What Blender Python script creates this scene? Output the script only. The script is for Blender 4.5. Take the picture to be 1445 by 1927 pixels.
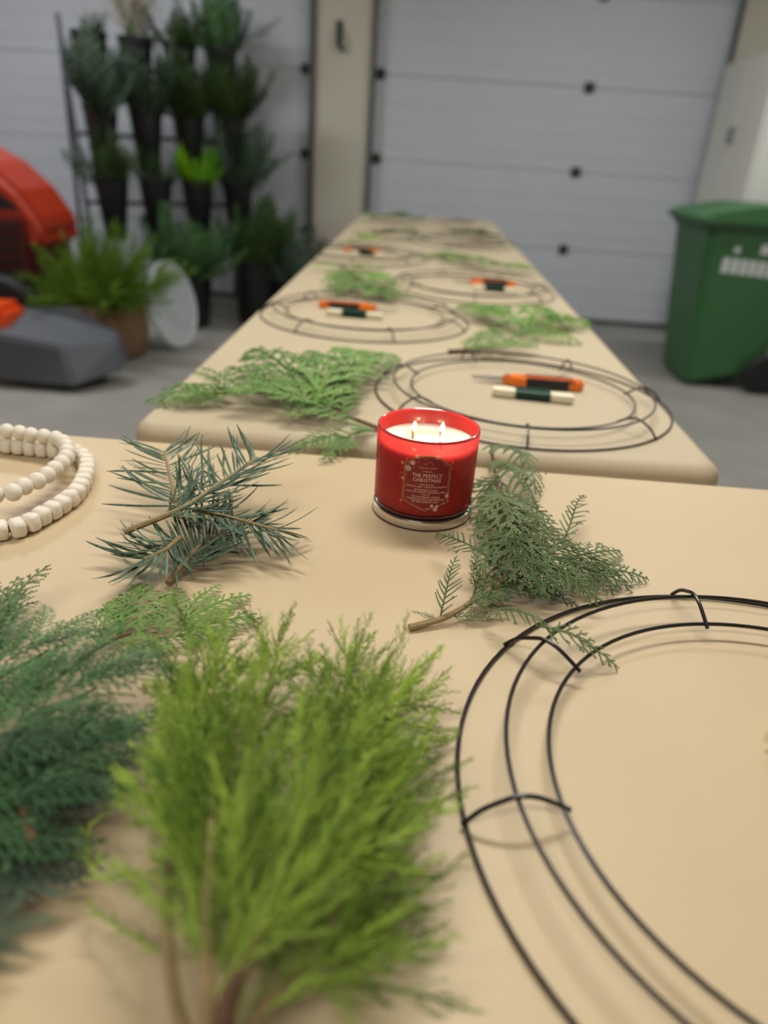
import bpy, bmesh, math, random
from mathutils import Vector, Matrix
for o in list(bpy.data.objects): bpy.data.objects.remove(o)
scn = bpy.context.scene
COL = scn.collection
PI = math.pi
V = Vector
T = 0.74            # height of the paper-covered table tops

# ------------------------------------------------------------------ camera
CAM = V((0, 0, T + 0.3353))
PITCH, YAW, ROLL, FPX = 0.46086, -0.02391, 0.06860, 1371.9
def _axes():
    f = V((math.sin(YAW)*math.cos(PITCH), math.cos(YAW)*math.cos(PITCH), -math.sin(PITCH)))
    r0 = V((math.cos(YAW), -math.sin(YAW), 0)); u0 = r0.cross(f)
    r = r0*math.cos(ROLL) + u0*math.sin(ROLL); u = u0*math.cos(ROLL) - r0*math.sin(ROLL)
    return r, u, f
CR, CU, CF = _axes()
cd = bpy.data.cameras.new('camera'); cam = bpy.data.objects.new('camera', cd); COL.objects.link(cam)
m3 = Matrix((CR, CU, -CF)).transposed(); cam.matrix_world = Matrix.Translation(CAM) @ m3.to_4x4()
cd.sensor_fit = 'VERTICAL'; cd.sensor_height = 36; cd.sensor_width = 27; cd.lens = FPX/1927*36
cd.clip_start = 0.02
cd.dof.use_dof = True; cd.dof.focus_distance = 0.63; cd.dof.aperture_fstop = 3.0
scn.camera = cam
def at(px, py, z=0.0, base=T):
    """world point seen at a pixel, on the horizontal plane z above the table top"""
    d = CF + CR*((px-722.5)/FPX) - CU*((py-963.5)/FPX)
    return CAM + d*((base + z - CAM.z)/d.z)

# ------------------------------------------------------------------ light
scn.view_settings.view_transform = 'Standard'; scn.view_settings.look = 'None'
scn.view_settings.gamma = 1; scn.view_settings.use_curve_mapping = False
scn.view_settings.exposure = 0.0
w = bpy.data.worlds.new('world'); scn.world = w; w.use_nodes = True
w.node_tree.nodes['Background'].inputs[0].default_value = (0.5, 0.53, 0.6, 1)
w.node_tree.nodes['Background'].inputs[1].default_value = 0.15
FIXTURES = [((0.10, 1.45, 2.62), 1.25, 0.30, 33, (1.0, 0.965, 0.90), 'long white ceiling light above the candle end of the long table'),
            ((-0.55, -0.8, 2.62), 1.25, 0.30, 23, (1.0, 0.965, 0.90), 'long white ceiling light behind the wreath-making table'),
            ((-2.35, 3.7, 2.62), 1.25, 0.30, 37, (0.95, 0.965, 1.0), 'added fill light panel above the lawn tractor'),  # unseen fill lamp, added to brighten the left door and wall
            ((1.35, 3.5, 2.62), 1.25, 0.30, 23, (0.97, 0.98, 1.0), 'added fill light panel above the green bin')]  # unseen fill lamp, added to lift the bin and right side
for p, sx, sy, e, c, lb in FIXTURES:
    ld = bpy.data.lights.new('ceiling_lamp', 'AREA'); ld.shape = 'RECTANGLE'; ld.size = sx; ld.size_y = sy
    ld.energy = e; ld.color = c
    lo = bpy.data.objects.new('ceiling_lamp', ld); COL.objects.link(lo); lo.location = (p[0], p[1], p[2]-0.035)

# ------------------------------------------------------------------ helpers
class MB:
    def __init__(s): s.v = []; s.f = []
    def add(s, vs, fs):
        n = len(s.v); s.v += [tuple(a) for a in vs]; s.f += [tuple(i+n for i in f) for f in fs]; return s
    def box(s, a, b):
        x0, y0, z0 = a; x1, y1, z1 = b
        return s.add([(x0,y0,z0),(x1,y0,z0),(x1,y1,z0),(x0,y1,z0),(x0,y0,z1),(x1,y0,z1),(x1,y1,z1),(x0,y1,z1)],
                     [(3,2,1,0),(4,5,6,7),(0,1,5,4),(1,2,6,5),(2,3,7,6),(3,0,4,7)])
    def tube(s, pts, r, n=8, closed=False, caps=True):
        pts = [V(p) for p in pts]; k = len(pts); rs = r if isinstance(r, (list, tuple)) else [r]*k
        vs = []; prev = None
        for i, p in enumerate(pts):
            if closed: d = pts[(i+1) % k] - pts[i-1]
            else: d = pts[min(i+1, k-1)] - pts[max(i-1, 0)]
            d.normalize()
            if prev is None: x = d.orthogonal().normalized()
            else:
                x = prev - d*prev.dot(d)
                x = x.normalized() if x.length > 1e-6 else d.orthogonal().normalized()
            prev = x; y = d.cross(x)
            for j in range(n):
                a = 2*PI*j/n; vs.append(p + (x*math.cos(a) + y*math.sin(a))*rs[i])
        fs = []
        for i in range(k if closed else k-1):
            b0 = i*n; b1 = ((i+1) % k)*n
            for j in range(n): fs.append((b0+j, b0+(j+1) % n, b1+(j+1) % n, b1+j))
        if not closed and caps: fs += [tuple(range(n-1, -1, -1)), tuple((k-1)*n+j for j in range(n))]
        return s.add(vs, fs)
    def lathe(s, prof, n=32, c=(0, 0, 0), closed=False):
        k = len(prof); vs = []; fs = []
        for r, z in prof:
            for j in range(n):
                a = 2*PI*j/n; vs.append((c[0]+r*math.cos(a), c[1]+r*math.sin(a), c[2]+z))
        for i in range(k if closed else k-1):
            b0 = i*n; b1 = ((i+1) % k)*n
            for j in range(n): fs.append((b0+j, b0+(j+1) % n, b1+(j+1) % n, b1+j))
        if not closed:
            if prof[0][0] > 1e-6: fs.append(tuple(range(n-1, -1, -1)))
            if prof[-1][0] > 1e-6: fs.append(tuple((k-1)*n+j for j in range(n)))
        return s.add(vs, fs)
    def prism(s, poly, axis, a, b):
        """polygon of 2-D points pushed along an axis from a to b"""
        def mk(p, h): q = list(p); q.insert(axis, h); return tuple(q)
        n = len(poly)
        return s.add([mk(p, a) for p in poly] + [mk(p, b) for p in poly],
                     [tuple(range(n-1, -1, -1)), tuple(range(n, 2*n))] + [(i, (i+1) % n, n+(i+1) % n, n+i) for i in range(n)])
    def xf(s, M):
        s.v = [tuple(M @ V(p)) for p in s.v]; return s
    def mesh(s, name, mat=None, smooth=False, bevel=0, seg=2):
        me = bpy.data.meshes.new(name); me.from_pydata(s.v, [], s.f); me.update()
        bm = bmesh.new(); bm.from_mesh(me)
        if bevel:
            es = [e for e in bm.edges if len(e.link_faces) == 2 and e.calc_face_angle(0) > 0.5]
            bmesh.ops.bevel(bm, geom=es, offset=bevel, segments=seg, affect='EDGES', clamp_overlap=True)
        bmesh.ops.recalc_face_normals(bm, faces=bm.faces)
        if smooth:
            for f in bm.faces: f.smooth = True
            for e in bm.edges:
                if len(e.link_faces) == 2 and e.calc_face_angle(0) > 0.7: e.smooth = False
        bm.to_mesh(me); bm.free()
        if mat: me.materials.append(mat)
        return me
    def build(s, name, mat, parent=None, smooth=False, bevel=0, seg=2):
        return link(name, s.mesh(name, mat, smooth, bevel, seg), parent)
def link(name, data, parent=None):
    o = bpy.data.objects.new(name, data); COL.objects.link(o)
    if parent is not None:
        o.parent = parent
        # meshes are written in world coordinates: take the parents' places off again
        off = V((0, 0, 0)); p = parent
        while p is not None: off += p.location; p = p.parent
        o.location = -off
    return o
def tag(o, label=None, cat=None, group=None, kind=None):
    if label: o['label'] = label
    if cat: o['category'] = cat
    if group: o['group'] = group
    if kind: o['kind'] = kind
    return o
def thing(name, loc, label, cat, group=None):
    o = bpy.data.objects.new(name, None); COL.objects.link(o); o.location = loc; o.empty_display_size = 0.05
    return tag(o, label, cat, group)
def put(name, me, parent, M, mat=None):
    """a shared mesh at world matrix M under a root that is only moved"""
    o = bpy.data.objects.new(name, me); COL.objects.link(o)
    off = V((0, 0, 0)); p = parent
    while p is not None: off += p.location; p = p.parent
    if parent is not None: o.parent = parent
    o.matrix_local = Matrix.Translation(-off) @ M
    if mat is not None:
        o.material_slots[0].link = 'OBJECT'; o.material_slots[0].material = mat
    return o
def axes_matrix(base, tip, nrm, wide=1.0):
    y = V(tip) - V(base); L = y.length; y.normalize()
    z = V(nrm) - y*V(nrm).dot(y)
    z = z.normalized() if z.length > 1e-4 else y.orthogonal().normalized()
    x = y.cross(z)
    M = Matrix((x*L*wide, y*L, z*L)).transposed().to_4x4(); M.translation = V(base); return M
def smooth_path(pts, n=6):
    pts = [V(p) for p in pts]; out = []
    for i in range(len(pts)-1):
        p0 = pts[max(i-1, 0)]; p1 = pts[i]; p2 = pts[i+1]; p3 = pts[min(i+2, len(pts)-1)]
        for k in range(n):
            t = k/n
            out.append(0.5*((2*p1) + (p2-p0)*t + (2*p0-5*p1+4*p2-p3)*t*t + (3*p1-p0-3*p2+p3)*t**3))
    out.append(pts[-1]); return out

# ------------------------------------------------------------------ materials
def nt(name):
    m = bpy.data.materials.new(name); m.use_nodes = True; t = m.node_tree
    return m, t, t.nodes['Principled BSDF']
def rgb(r, g, b):  # sRGB 0..255 to linear
    return tuple(((c/255)/12.92 if c/255 <= 0.04045 else ((c/255+0.055)/1.055)**2.4) for c in (r, g, b)) + (1,)
def mat(name, c, rough=0.5, metal=0, vary=0.0, scale=20, bump=0.0, bscale=60, c2=None, spec=0.5, coat=0, stretch=None):
    m, t, b = nt(name); N = t.nodes; L = t.links
    b.inputs['Roughness'].default_value = rough; b.inputs['Metallic'].default_value = metal
    b.inputs['Specular IOR Level'].default_value = spec; b.inputs['Coat Weight'].default_value = coat
    tc = N.new('ShaderNodeTexCoord'); src = tc.outputs['Object']
    if stretch:
        mp = N.new('ShaderNodeMapping'); mp.inputs['Scale'].default_value = stretch; L.new(src, mp.inputs[0]); src = mp.outputs[0]
    if vary or c2:
        no = N.new('ShaderNodeTexNoise'); no.inputs['Scale'].default_value = scale; no.inputs['Detail'].default_value = 5
        L.new(src, no.inputs['Vector'])
        r = N.new('ShaderNodeValToRGB'); L.new(no.outputs['Fac'], r.inputs[0])
        r.color_ramp.elements[0].position = 0.3; r.color_ramp.elements[1].position = 0.7
        lo = c2 if c2 else tuple(x*(1-vary) for x in c[:3]) + (1,)
        r.color_ramp.elements[0].color = lo; r.color_ramp.elements[1].color = c
        L.new(r.outputs[0], b.inputs['Base Color'])
    else: b.inputs['Base Color'].default_value = c
    if bump:
        no2 = N.new('ShaderNodeTexNoise'); no2.inputs['Scale'].default_value = bscale; no2.inputs['Detail'].default_value = 4
        L.new(src, no2.inputs['Vector'])
        bu = N.new('ShaderNodeBump'); bu.inputs['Strength'].default_value = bump; bu.inputs['Distance'].default_value = 0.01
        L.new(no2.outputs['Fac'], bu.inputs['Height']); L.new(bu.outputs[0], b.inputs['Normal'])
    return m
def leaf_mat(name, c_lo, c_hi, rough=0.5, scale=9, trans=0.22):
    m, t, b = nt(name); N = t.nodes; L = t.links
    tc = N.new('ShaderNodeTexCoord'); no = N.new('ShaderNodeTexNoise'); no.inputs['Scale'].default_value = scale
    no.inputs['Detail'].default_value = 4; L.new(tc.outputs['Object'], no.inputs['Vector'])
    oi = N.new('ShaderNodeObjectInfo'); ad = N.new('ShaderNodeMath'); ad.operation = 'MULTIPLY_ADD'
    L.new(oi.outputs['Random'], ad.inputs[0]); ad.inputs[1].default_value = 0.5; L.new(no.outputs['Fac'], ad.inputs[2])
    r = N.new('ShaderNodeValToRGB'); L.new(ad.outputs[0], r.inputs[0])
    r.color_ramp.elements[0].position = 0.42; r.color_ramp.elements[1].position = 1.0
    r.color_ramp.elements[0].color = c_lo; r.color_ramp.elements[1].color = c_hi
    L.new(r.outputs[0], b.inputs['Base Color']); b.inputs['Roughness'].default_value = rough
    b.inputs['Specular IOR Level'].default_value = 0.35
    tr = N.new('ShaderNodeBsdfTranslucent'); L.new(r.outputs[0], tr.inputs['Color'])
    mx = N.new('ShaderNodeMixShader'); mx.inputs[0].default_value = trans
    L.new(b.outputs[0], mx.inputs[1]); L.new(tr.outputs[0], mx.inputs[2])
    L.new(mx.outputs[0], t.nodes['Material Output'].inputs[0]); return m
def emit(name, c, s):
    m = bpy.data.materials.new(name); m.use_nodes = True; t = m.node_tree; t.nodes.clear()
    e = t.nodes.new('ShaderNodeEmission'); e.inputs[0].default_value = c; e.inputs[1].default_value = s
    o = t.nodes.new('ShaderNodeOutputMaterial'); t.links.new(e.outputs[0], o.inputs[0]); return m

M_PAPER = mat('kraft_paper', rgb(202, 180, 142), 0.5, vary=0.06, scale=7, bump=0.06, bscale=14, spec=0.5)
M_PAPER2 = mat('kraft_paper_hazed', rgb(192, 176, 146), 0.6, vary=0.06, scale=5, bump=0.08, bscale=9, spec=0.4)  # same kraft paper, greyed so its colour carries the haze
M_TABLE = mat('table_plastic', rgb(205, 203, 196), 0.55, vary=0.05)
M_STEEL = mat('grey_steel', rgb(120, 122, 124), 0.4, 0.8)
M_WIRE = mat('black_wire', rgb(22, 20, 22), 0.32, 0.0, spec=0.6)
M_DOOR = mat('door_white', rgb(196, 200, 206), 0.5, vary=0.03, scale=3, bump=0.03, bscale=90)
M_POST = mat('cream_wall', rgb(205, 200, 182), 0.75, vary=0.05, scale=4)
M_WALL = mat('wall_paint', rgb(196, 194, 186), 0.8, vary=0.05, scale=3)
M_CEIL = mat('ceiling_paint', rgb(200, 198, 192), 0.85, vary=0.04)
M_FLOOR = mat('concrete', rgb(150, 147, 140), 0.7, vary=0.18, scale=3.5, bump=0.06, bscale=40)
M_TRACK = mat('track_metal', rgb(92, 92, 92), 0.5, 0.6)
M_HINGE = mat('hinge_metal', rgb(58, 60, 62), 0.5, 0.5)
M_SEAL = mat('rubber_seal', rgb(52, 50, 48), 0.8)
M_BEAD = mat('white_wood', rgb(238, 230, 214), 0.55, vary=0.05, scale=120, c2=rgb(226, 214, 194), bump=0.02, bscale=300)
M_STRING = mat('jute_string', rgb(190, 165, 120), 0.9)
M_BARK = mat('brown_bark', rgb(112, 84, 60), 0.8, vary=0.35, scale=120, bump=0.25, bscale=300)
M_BARK_LT = mat('pale_twig', rgb(160, 136, 92), 0.7, vary=0.25, scale=150, bump=0.2, bscale=300)
M_FIR = leaf_mat('fir_needle', rgb(40, 64, 46), rgb(104, 124, 96), 0.4, 14, 0.08)
M_CEDAR = leaf_mat('cedar_green', rgb(58, 82, 42), rgb(130, 148, 98), 0.5, 6, 0.2)
M_CEDAR_DK = leaf_mat('cedar_deep_green', rgb(28, 70, 34), rgb(100, 144, 88), 0.5, 6, 0.2)
M_CEDAR_LT = leaf_mat('cedar_fresh_green', rgb(84, 126, 50), rgb(140, 178, 90), 0.5, 6, 0.25)
M_CEDAR_BLUE = leaf_mat('cedar_grey_green', rgb(40, 62, 46), rgb(96, 118, 94), 0.55, 6, 0.2)
M_LIME = leaf_mat('lime_cypress', rgb(84, 118, 30), rgb(192, 220, 92), 0.5, 7, 0.3)
M_DARKLEAF = leaf_mat('dark_leaf', rgb(34, 58, 26), rgb(74, 100, 44), 0.5, 6, 0.2)
M_BRIGHT = leaf_mat('bright_leaf', rgb(96, 170, 10), rgb(160, 220, 30), 0.5, 6, 0.3)
M_ORANGE = mat('orange_plastic', rgb(240, 122, 28), 0.4)
M_BLACK = mat('black_plastic', rgb(26, 26, 28), 0.45)
M_BLADE = mat('steel_blade', rgb(190, 190, 190), 0.3, 0.9)
M_CREAMWOOD = mat('cream_wood', rgb(232, 226, 196), 0.6, vary=0.06, scale=60)
M_GREENWIRE = mat('green_wire', rgb(16, 62, 48), 0.35, 0.2)

# ------------------------------------------------------------------ the room
YW = 5.63
XL, XR, YB, ZC = -3.6, 2.35, -3.2, 2.72
def struct(name, mb, m, bevel=0): return tag(mb.build(name, m, bevel=bevel), kind='structure')
struct('floor', MB().box((XL, YB, -0.1), (XR, YW+0.3, 0)), M_FLOOR)
struct('ceiling', MB().box((XL, YB, ZC), (XR, YW+0.3, ZC+0.1)), M_CEIL)
struct('wall_left', MB().box((XL-0.1, YB, 0), (XL, YW+0.3, ZC)), M_WALL)
struct('wall_right', MB().box((XR, YB, 0), (XR+0.1, YW+0.3, ZC)), M_WALL)
struct('wall_front', MB().box((XL, YB-0.1, 0), (XR, YB, ZC)), M_WALL)
DZ = 0.507
D1 = (-3.25, -0.80); D2 = (-0.41, 1.885)
wb = MB()
wb.box((D1[1]+0.012, YW-0.035, 0), (D2[0]-0.012, YW+0.2, ZC))
wb.box((XL, YW-0.02, 0), (D1[0]-0.01, YW+0.2, ZC))
wb.box((D2[1]+0.01, YW-0.02, 0), (XR, YW+0.2, ZC))
wb.box((XL, YW-0.02, 4.6*DZ), (D1[1]+0.012, YW+0.2, ZC)); wb.box((D2[0]-0.012, YW-0.02, 4.6*DZ), (XR, YW+0.2, ZC))
struct('wall_back', wb, M_POST)
for di, (x0, x1) in enumerate((D1, D2)):
    d = bpy.data.objects.new('door_%d' % (di+1), None); COL.objects.link(d); d.location = ((x0+x1)/2, YW, 0); tag(d, kind='structure')
    for k in range(5):
        z0 = 0.03 + k*DZ if k == 0 else k*DZ + 0.002; z1 = (k+1)*DZ - 0.002
        pm = MB().box((x0, YW, z0), (x1, YW+0.045, min(z1, 4.6*DZ)))
        for q in (0.25, 0.5, 0.75):      # pressed ribs of the panel skin
            zz = z0 + (min(z1, 4.6*DZ)-z0)*q
            pm.box((x0+0.01, YW-0.003, zz-0.035), (x1-0.01, YW+0.001, zz+0.035))
        pm.build('door_panel', M_DOOR, d, bevel=0.004)
    MB().box((x0, YW+0.002, 0), (x1, YW+0.04, 0.034)).build('bottom_seal', M_SEAL, d)
    for k in (1, 2, 3, 4):
        z = k*DZ
        for xh, wd in [h_ for h_ in ((x0+0.035, 0.05), (x1-0.035, 0.05), ((x0+x1)/2 + (0.29 if di else 0), 0.032)) if not (di == 1 and h_[0] > x1-0.1)]:
            h = MB().box((xh-wd, YW-0.012, z-0.032), (xh+wd, YW-0.0005, z+0.032))
            h.tube([(xh-wd, YW-0.018, z), (xh+wd, YW-0.018, z)], 0.012, 8)
            h.build('hinge', M_HINGE, d, bevel=0.003)
    for xt, sg in ((x0-0.005, 1), (x1+0.005, -1)):
        tr = MB().box((xt-0.004, YW-0.07, 0.05), (xt+0.004, YW-0.01, 4.55*DZ))
        tr.box((min(xt, xt+sg*0.03), YW-0.074, 0.05), (max(xt, xt+sg*0.03), YW-0.07, 4.55*DZ))
        tr.build('track', M_TRACK, d)
for p, sx, sy, e, c, lb in FIXTURES:
    cl = thing('ceiling_light', (p[0], p[1], ZC), lb, 'ceiling light')
    MB().box((p[0]-sx/2-0.02, p[1]-sy/2-0.02, p[2]), (p[0]+sx/2+0.02, p[1]+sy/2+0.02, ZC)).build('housing', M_CEIL, cl, bevel=0.008)
    MB().box((p[0]-sx/2, p[1]-sy/2, p[2]-0.02), (p[0]+sx/2, p[1]+sy/2, p[2])).build('diffuser', emit('lamp_glow', c+(1,), 4.0), cl, bevel=0.008)

# ------------------------------------------------------------------ tables and paper
def folding_table(x0, x1, y0, y1, top, label):
    t = thing('folding_table', ((x0+x1)/2, (y0+y1)/2, 0), label, 'table')
    MB().box((x0, y0, top-0.045), (x1, y1, top)).build('tabletop', M_TABLE, t, bevel=0.012)
    alongx = (x1-x0) > (y1-y0)
    for s in (-1, 1):
        if alongx:
            xx = (x0+x1)/2 + s*((x1-x0)/2-0.22); ends = [(xx, y0+0.09), (xx, y1-0.09)]
        else:
            yy = (y0+y1)/2 + s*((y1-y0)/2-0.22); ends = [(x0+0.09, yy), (x1-0.09, yy)]
        for e in ends: MB().tube([(e[0], e[1], 0.0), (e[0], e[1], top-0.045)], 0.014, 10).build('leg', M_STEEL, t, True)
        MB().tube([(ends[0][0], ends[0][1], 0.12), (ends[1][0], ends[1][1], 0.12)], 0.011, 8).build('crossbar', M_STEEL, t, True)
    return t
TT = T - 0.003
folding_table(-0.98, 0.86, 0.062, 0.812, TT, 'folding table under plain brown paper that carries the lit candle')
folding_table(-0.349, 0.404, 0.896, 2.715, TT, 'long folding table end-on behind the candle table')
folding_table(-0.349, 0.404, 2.722, 4.545, TT, 'far folding table standing nearest the garage door')
def paper(name, x0, x1, y0, y1, z, rad, roll, drop, flare, m, label):
    """paper sheet: flat top, edges rolled over the table rim and hanging"""
    out = []
    for (cx, cy, a0) in ((x1-rad, y1-rad, 0), (x0+rad, y1-rad, 90), (x0+rad, y0+rad, 180), (x1-rad, y0+rad, 270)):
        for k in range(9):
            a = math.radians(a0 + k*90/8); out.append((cx+rad*math.cos(a), cy+rad*math.sin(a), math.cos(a), math.sin(a)))
    fine = []
    for i, p in enumerate(out):
        q = out[(i+1) % len(out)]; L = math.hypot(q[0]-p[0], q[1]-p[1]); n = max(1, int(L/0.06))
        for k in range(n):
            t = k/n; fine.append(tuple(p[j]*(1-t)+q[j]*t for j in range(4)))
    prof = [(roll*math.sin(a), -roll*(1-math.cos(a))) for a in [i*PI/2/7 for i in range(0, 8)]]
    prof += [(roll+flare*0.3, -roll-drop*0.4), (roll+flare, -roll-drop)]
    n = len(fine); vs = []; fs = []
    rnd = random.Random(3)
    for k, (o, dz) in enumerate(prof):
        for (x, y, nx, ny) in fine:
            j = 0.006*math.sin(x*9+y*7) if k >= len(prof)-2 else 0
            vs.append((x-nx*roll+nx*(o+j), y-ny*roll+ny*(o+j), z+dz))
    for k in range(len(prof)-1):
        for i in range(n): fs.append((k*n+i, k*n+(i+1) % n, (k+1)*n+(i+1) % n, (k+1)*n+i))
    fs.append(tuple(range(n)))
    mb = MB(); mb.add(vs, fs)
    o = mb.build(name, m, smooth=True)
    max(o.data.polygons, key=lambda f: f.area).use_smooth = False
    return tag(o, label, 'paper')
paper('kraft_paper', -0.985, 0.865, 0.057, 0.819, T, 0.006, 0.005, 0.07, 0.002, M_PAPER, 'brown kraft paper sheet under the candle and the green bunches')
paper('kraft_paper', -0.357, 0.411, 0.868, 4.556, T, 0.034, 0.022, 0.10, 0.006, M_PAPER2, 'long brown kraft paper runner covering the tables behind the candle')

# ------------------------------------------------------------------ wire wreath frames
RINGS = ((0.2272, 0.0022), (0.1996, 0.0200), (0.1722, 0.0120))
def wreath_frame(c, bars, label, group=None, r=0.00150):
    t = thing('wreath_frame', (c[0], c[1], T), label, 'wreath frame', group)
    for R, z in RINGS:
        MB().tube([(c[0]+R*math.cos(a), c[1]+R*math.sin(a), T+z) for a in [2*PI*i/96 for i in range(96)]], r, 8, closed=True).build('ring', M_WIRE, t, True)
    for a in bars:
        ca, sa = math.cos(a), math.sin(a)
        pts = []
        for R, z in ((RINGS[0][0]+0.002, 0.003), (0.2195, 0.0135), (0.2085, 0.0195), (RINGS[1][0], 0.0228), (0.189, 0.0215), (0.1785, 0.0165), (RINGS[2][0]-0.004, 0.0105)):
            pts.append((c[0]+R*ca, c[1]+R*sa, T+z))
        MB().tube(smooth_path(pts, 4), r*1.05, 8).build('crossbar', M_WIRE, t, True)
    return t
NC = (0.2744, 0.3256)
def ang(px, py): p = at(px, py); return math.atan2(p.y-NC[1], p.x-NC[0])
b1, b2, b3 = ang(879, 1558), ang(955, 1222), ang(1262, 1123)
wreath_frame(NC, [b1, b2, b3, b3-0.85, b3-1.7, b3-2.5, b1+0.9], 'large black three-ring wire wreath frame beside the lime-green bunch')
def frame_at(c, rot, label): return wreath_frame(c, [rot+2*PI*i/7 for i in range(7)], label)
F1, F2 = (0.174, 1.115), (-0.110, 1.625)
frame_at(F1, 0.15, 'black wire wreath frame directly behind the candle')
frame_at(F2, 0.55, 'black wire wreath frame lying second along from the candle')
p = at(888, 545); F3 = (p.x, p.y); frame_at(F3, 0.2, 'black wire wreath frame lying third along from the candle')
p = at(676, 483); F4 = (p.x, p.y); frame_at(F4, 0.2, 'black wire wreath frame lying fourth along from the candle')
p = at(880, 458); F5 = (min(p.x, 0.17), p.y); frame_at(F5, 0.2, 'black wire wreath frame farthest along the table')

# ------------------------------------------------------------------ candle
CX, CY = 0.0225, 0.6895
LIDH = 0.011; JR = 0.0503; JH = 0.0815
M_LID = mat('brushed_silver_lid', rgb(214, 206, 196), 0.22, 0.95)
def red_glass():
    m, t, b = nt('red_glass'); N = t.nodes; L = t.links
    b.inputs['Base Color'].default_value = rgb(196, 66, 62); b.inputs['Roughness'].default_value = 0.3
    b.inputs['Coat Weight'].default_value = 0.3
    tl = N.new('ShaderNodeBsdfTranslucent'); tl.inputs[0].default_value = rgb(240, 128, 142)
    tp = N.new('ShaderNodeBsdfTransparent'); tp.inputs[0].default_value = rgb(226, 138, 134)
    m1 = N.new('ShaderNodeMixShader'); m1.inputs[0].default_value = 0.45; L.new(b.outputs[0], m1.inputs[1]); L.new(tl.outputs[0], m1.inputs[2])
    m2 = N.new('ShaderNodeMixShader'); m2.inputs[0].default_value = 0.42; L.new(m1.outputs[0], m2.inputs[1]); L.new(tp.outputs[0], m2.inputs[2])
    L.new(m2.outputs[0], t.nodes['Material Output'].inputs[0]); return m
M_GLASS = red_glass()
M_GLASSBASE = mat('thick_red_glass_base', rgb(70, 10, 18), 0.15, coat=0.5)
M_WAX, _t, _b = nt('cream_wax')
_b.inputs['Base Color'].default_value = rgb(250, 226, 214); _b.inputs['Roughness'].default_value = 0.35
_b.inputs['Subsurface Weight'].default_value = 0.8; _b.inputs['Subsurface Radius'].default_value = (1.0, 0.45, 0.3); _b.inputs['Subsurface Scale'].default_value = 0.012
M_POOL = mat('melted_wax', rgb(250, 232, 190), 0.06)
M_WICK = mat('charred_wick', rgb(70, 40, 34), 0.9)
M_PRINT = mat('cream_print', rgb(236, 200, 180), 0.5)
M_GOLD = mat('gold_foil', rgb(226, 176, 120), 0.35, 0.6)
M_LABEL = mat('dark_red_label', rgb(128, 20, 28), 0.45)
lid = thing('metal_lid', (CX, CY, T), 'silver metal jar lid lying under the red candle', 'lid')
MB().lathe([(0.0, 0.0005), (0.0508, 0.0005), (0.0514, 0.0012), (0.0514, 0.0088), (0.0510, 0.0098), (0.0502, LIDH-0.0008), (0.046, LIDH-0.0006), (0.0, LIDH-0.0006)], 72, (CX, CY, T)).build('lid_shell', M_LID, lid, True)
MB().lathe([(0.0509, 0.0), (0.0519, 0.0004), (0.0519, 0.0016), (0.0509, 0.0020)], 72, (CX, CY, T), closed=True).build('rolled_edge', mat('dark_edge', rgb(70, 52, 50), 0.4, 0.6), lid, True)
Z0 = T + LIDH
cn = thing('candle', (CX, CY, Z0), 'lit red glass jar candle with a snowflake label and three wicks', 'candle')
WAX = 0.066
jar = MB().lathe([(JR-0.004, 0.0042), (JR, 0.006), (JR+0.0004, 0.04), (JR+0.0008, JH-0.001), (JR+0.0002, JH), (JR-0.0014, JH), (JR-0.0022, JH-0.001), (JR-0.0026, 0.04), (JR-0.003, 0.0085), (JR-0.006, 0.0075)], 96, (CX, CY, Z0)).build('glass_jar', M_GLASS, cn, True)
MB().tube([(CX+(JR-0.0006)*math.cos(a), CY+(JR-0.0006)*math.sin(a), Z0+JH) for a in [2*PI*i/96 for i in range(96)]], 0.0013, 8, closed=True).build('glass_rim', mat('red_rim', rgb(190, 50, 62), 0.12, coat=0.6), jar, True)
MB().lathe([(0.0, 0.0), (JR-0.004, 0.0), (JR-0.0008, 0.0018), (JR-0.0002, 0.0045), (JR-0.003, 0.0062), (0, 0.0062)], 72, (CX, CY, Z0)).build('glass_base', M_GLASSBASE, cn, True)
wp = [(0.0, 0.0066), (JR-0.0042, 0.0066), (JR-0.0036, 0.009), (JR-0.0030, WAX+0.0012), (JR-0.006, WAX+0.0004), (0.036, WAX-0.0004), (0.0, WAX-0.0008)]
MB().lathe(wp, 72, (CX, CY, Z0)).build('wax', M_WAX, cn, True)
MB().lathe([(0.0, WAX+0.0003), (0.028, WAX+0.0003), (0.031, WAX-0.0002), (0.028, WAX-0.0012), (0, WAX-0.0012)], 48, (CX+0.001, CY-0.004, Z0)).build('melt_pool', M_POOL, cn, True)
M_FLAME = emit('flame', (1.0, 0.72, 0.36, 1), 26)
for i, (dx, dy, fh) in enumerate(((0.0125, 0.002, 0.011), (-0.0155, -0.001, 0.010), (0.012, -0.026, 0.010))):
    wx, wy, wz = CX+dx, CY+dy, Z0+WAX
    wk = MB().tube([(wx, wy, wz-0.001), (wx+0.0002, wy, wz+0.004), (wx-0.0004, wy, wz+0.0078), (wx-0.0012, wy, wz+0.0095)], [0.0012, 0.0012, 0.0012, 0.0009], 8).build('wick', M_WICK, cn, True)
    fl = MB().lathe([(0.0, 0.0), (0.0014, 0.0012), (0.0023, 0.0035), (0.0019, 0.0065), (0.0008, 0.0095), (0.0, fh)], 16, (wx+0.0012, wy+0.0015, wz+0.0085))
    fl.build('flame', M_FLAME, wk, True)
    ld = bpy.data.lights.new('flame_lamp', 'POINT'); ld.energy = 0.07; ld.color = (1.0, 0.74, 0.46); ld.shadow_soft_size = 0.003
    lo = bpy.data.objects.new('flame_lamp', ld); COL.objects.link(lo); lo.location = (wx+0.0012, wy-0.004, wz+0.016)
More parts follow.
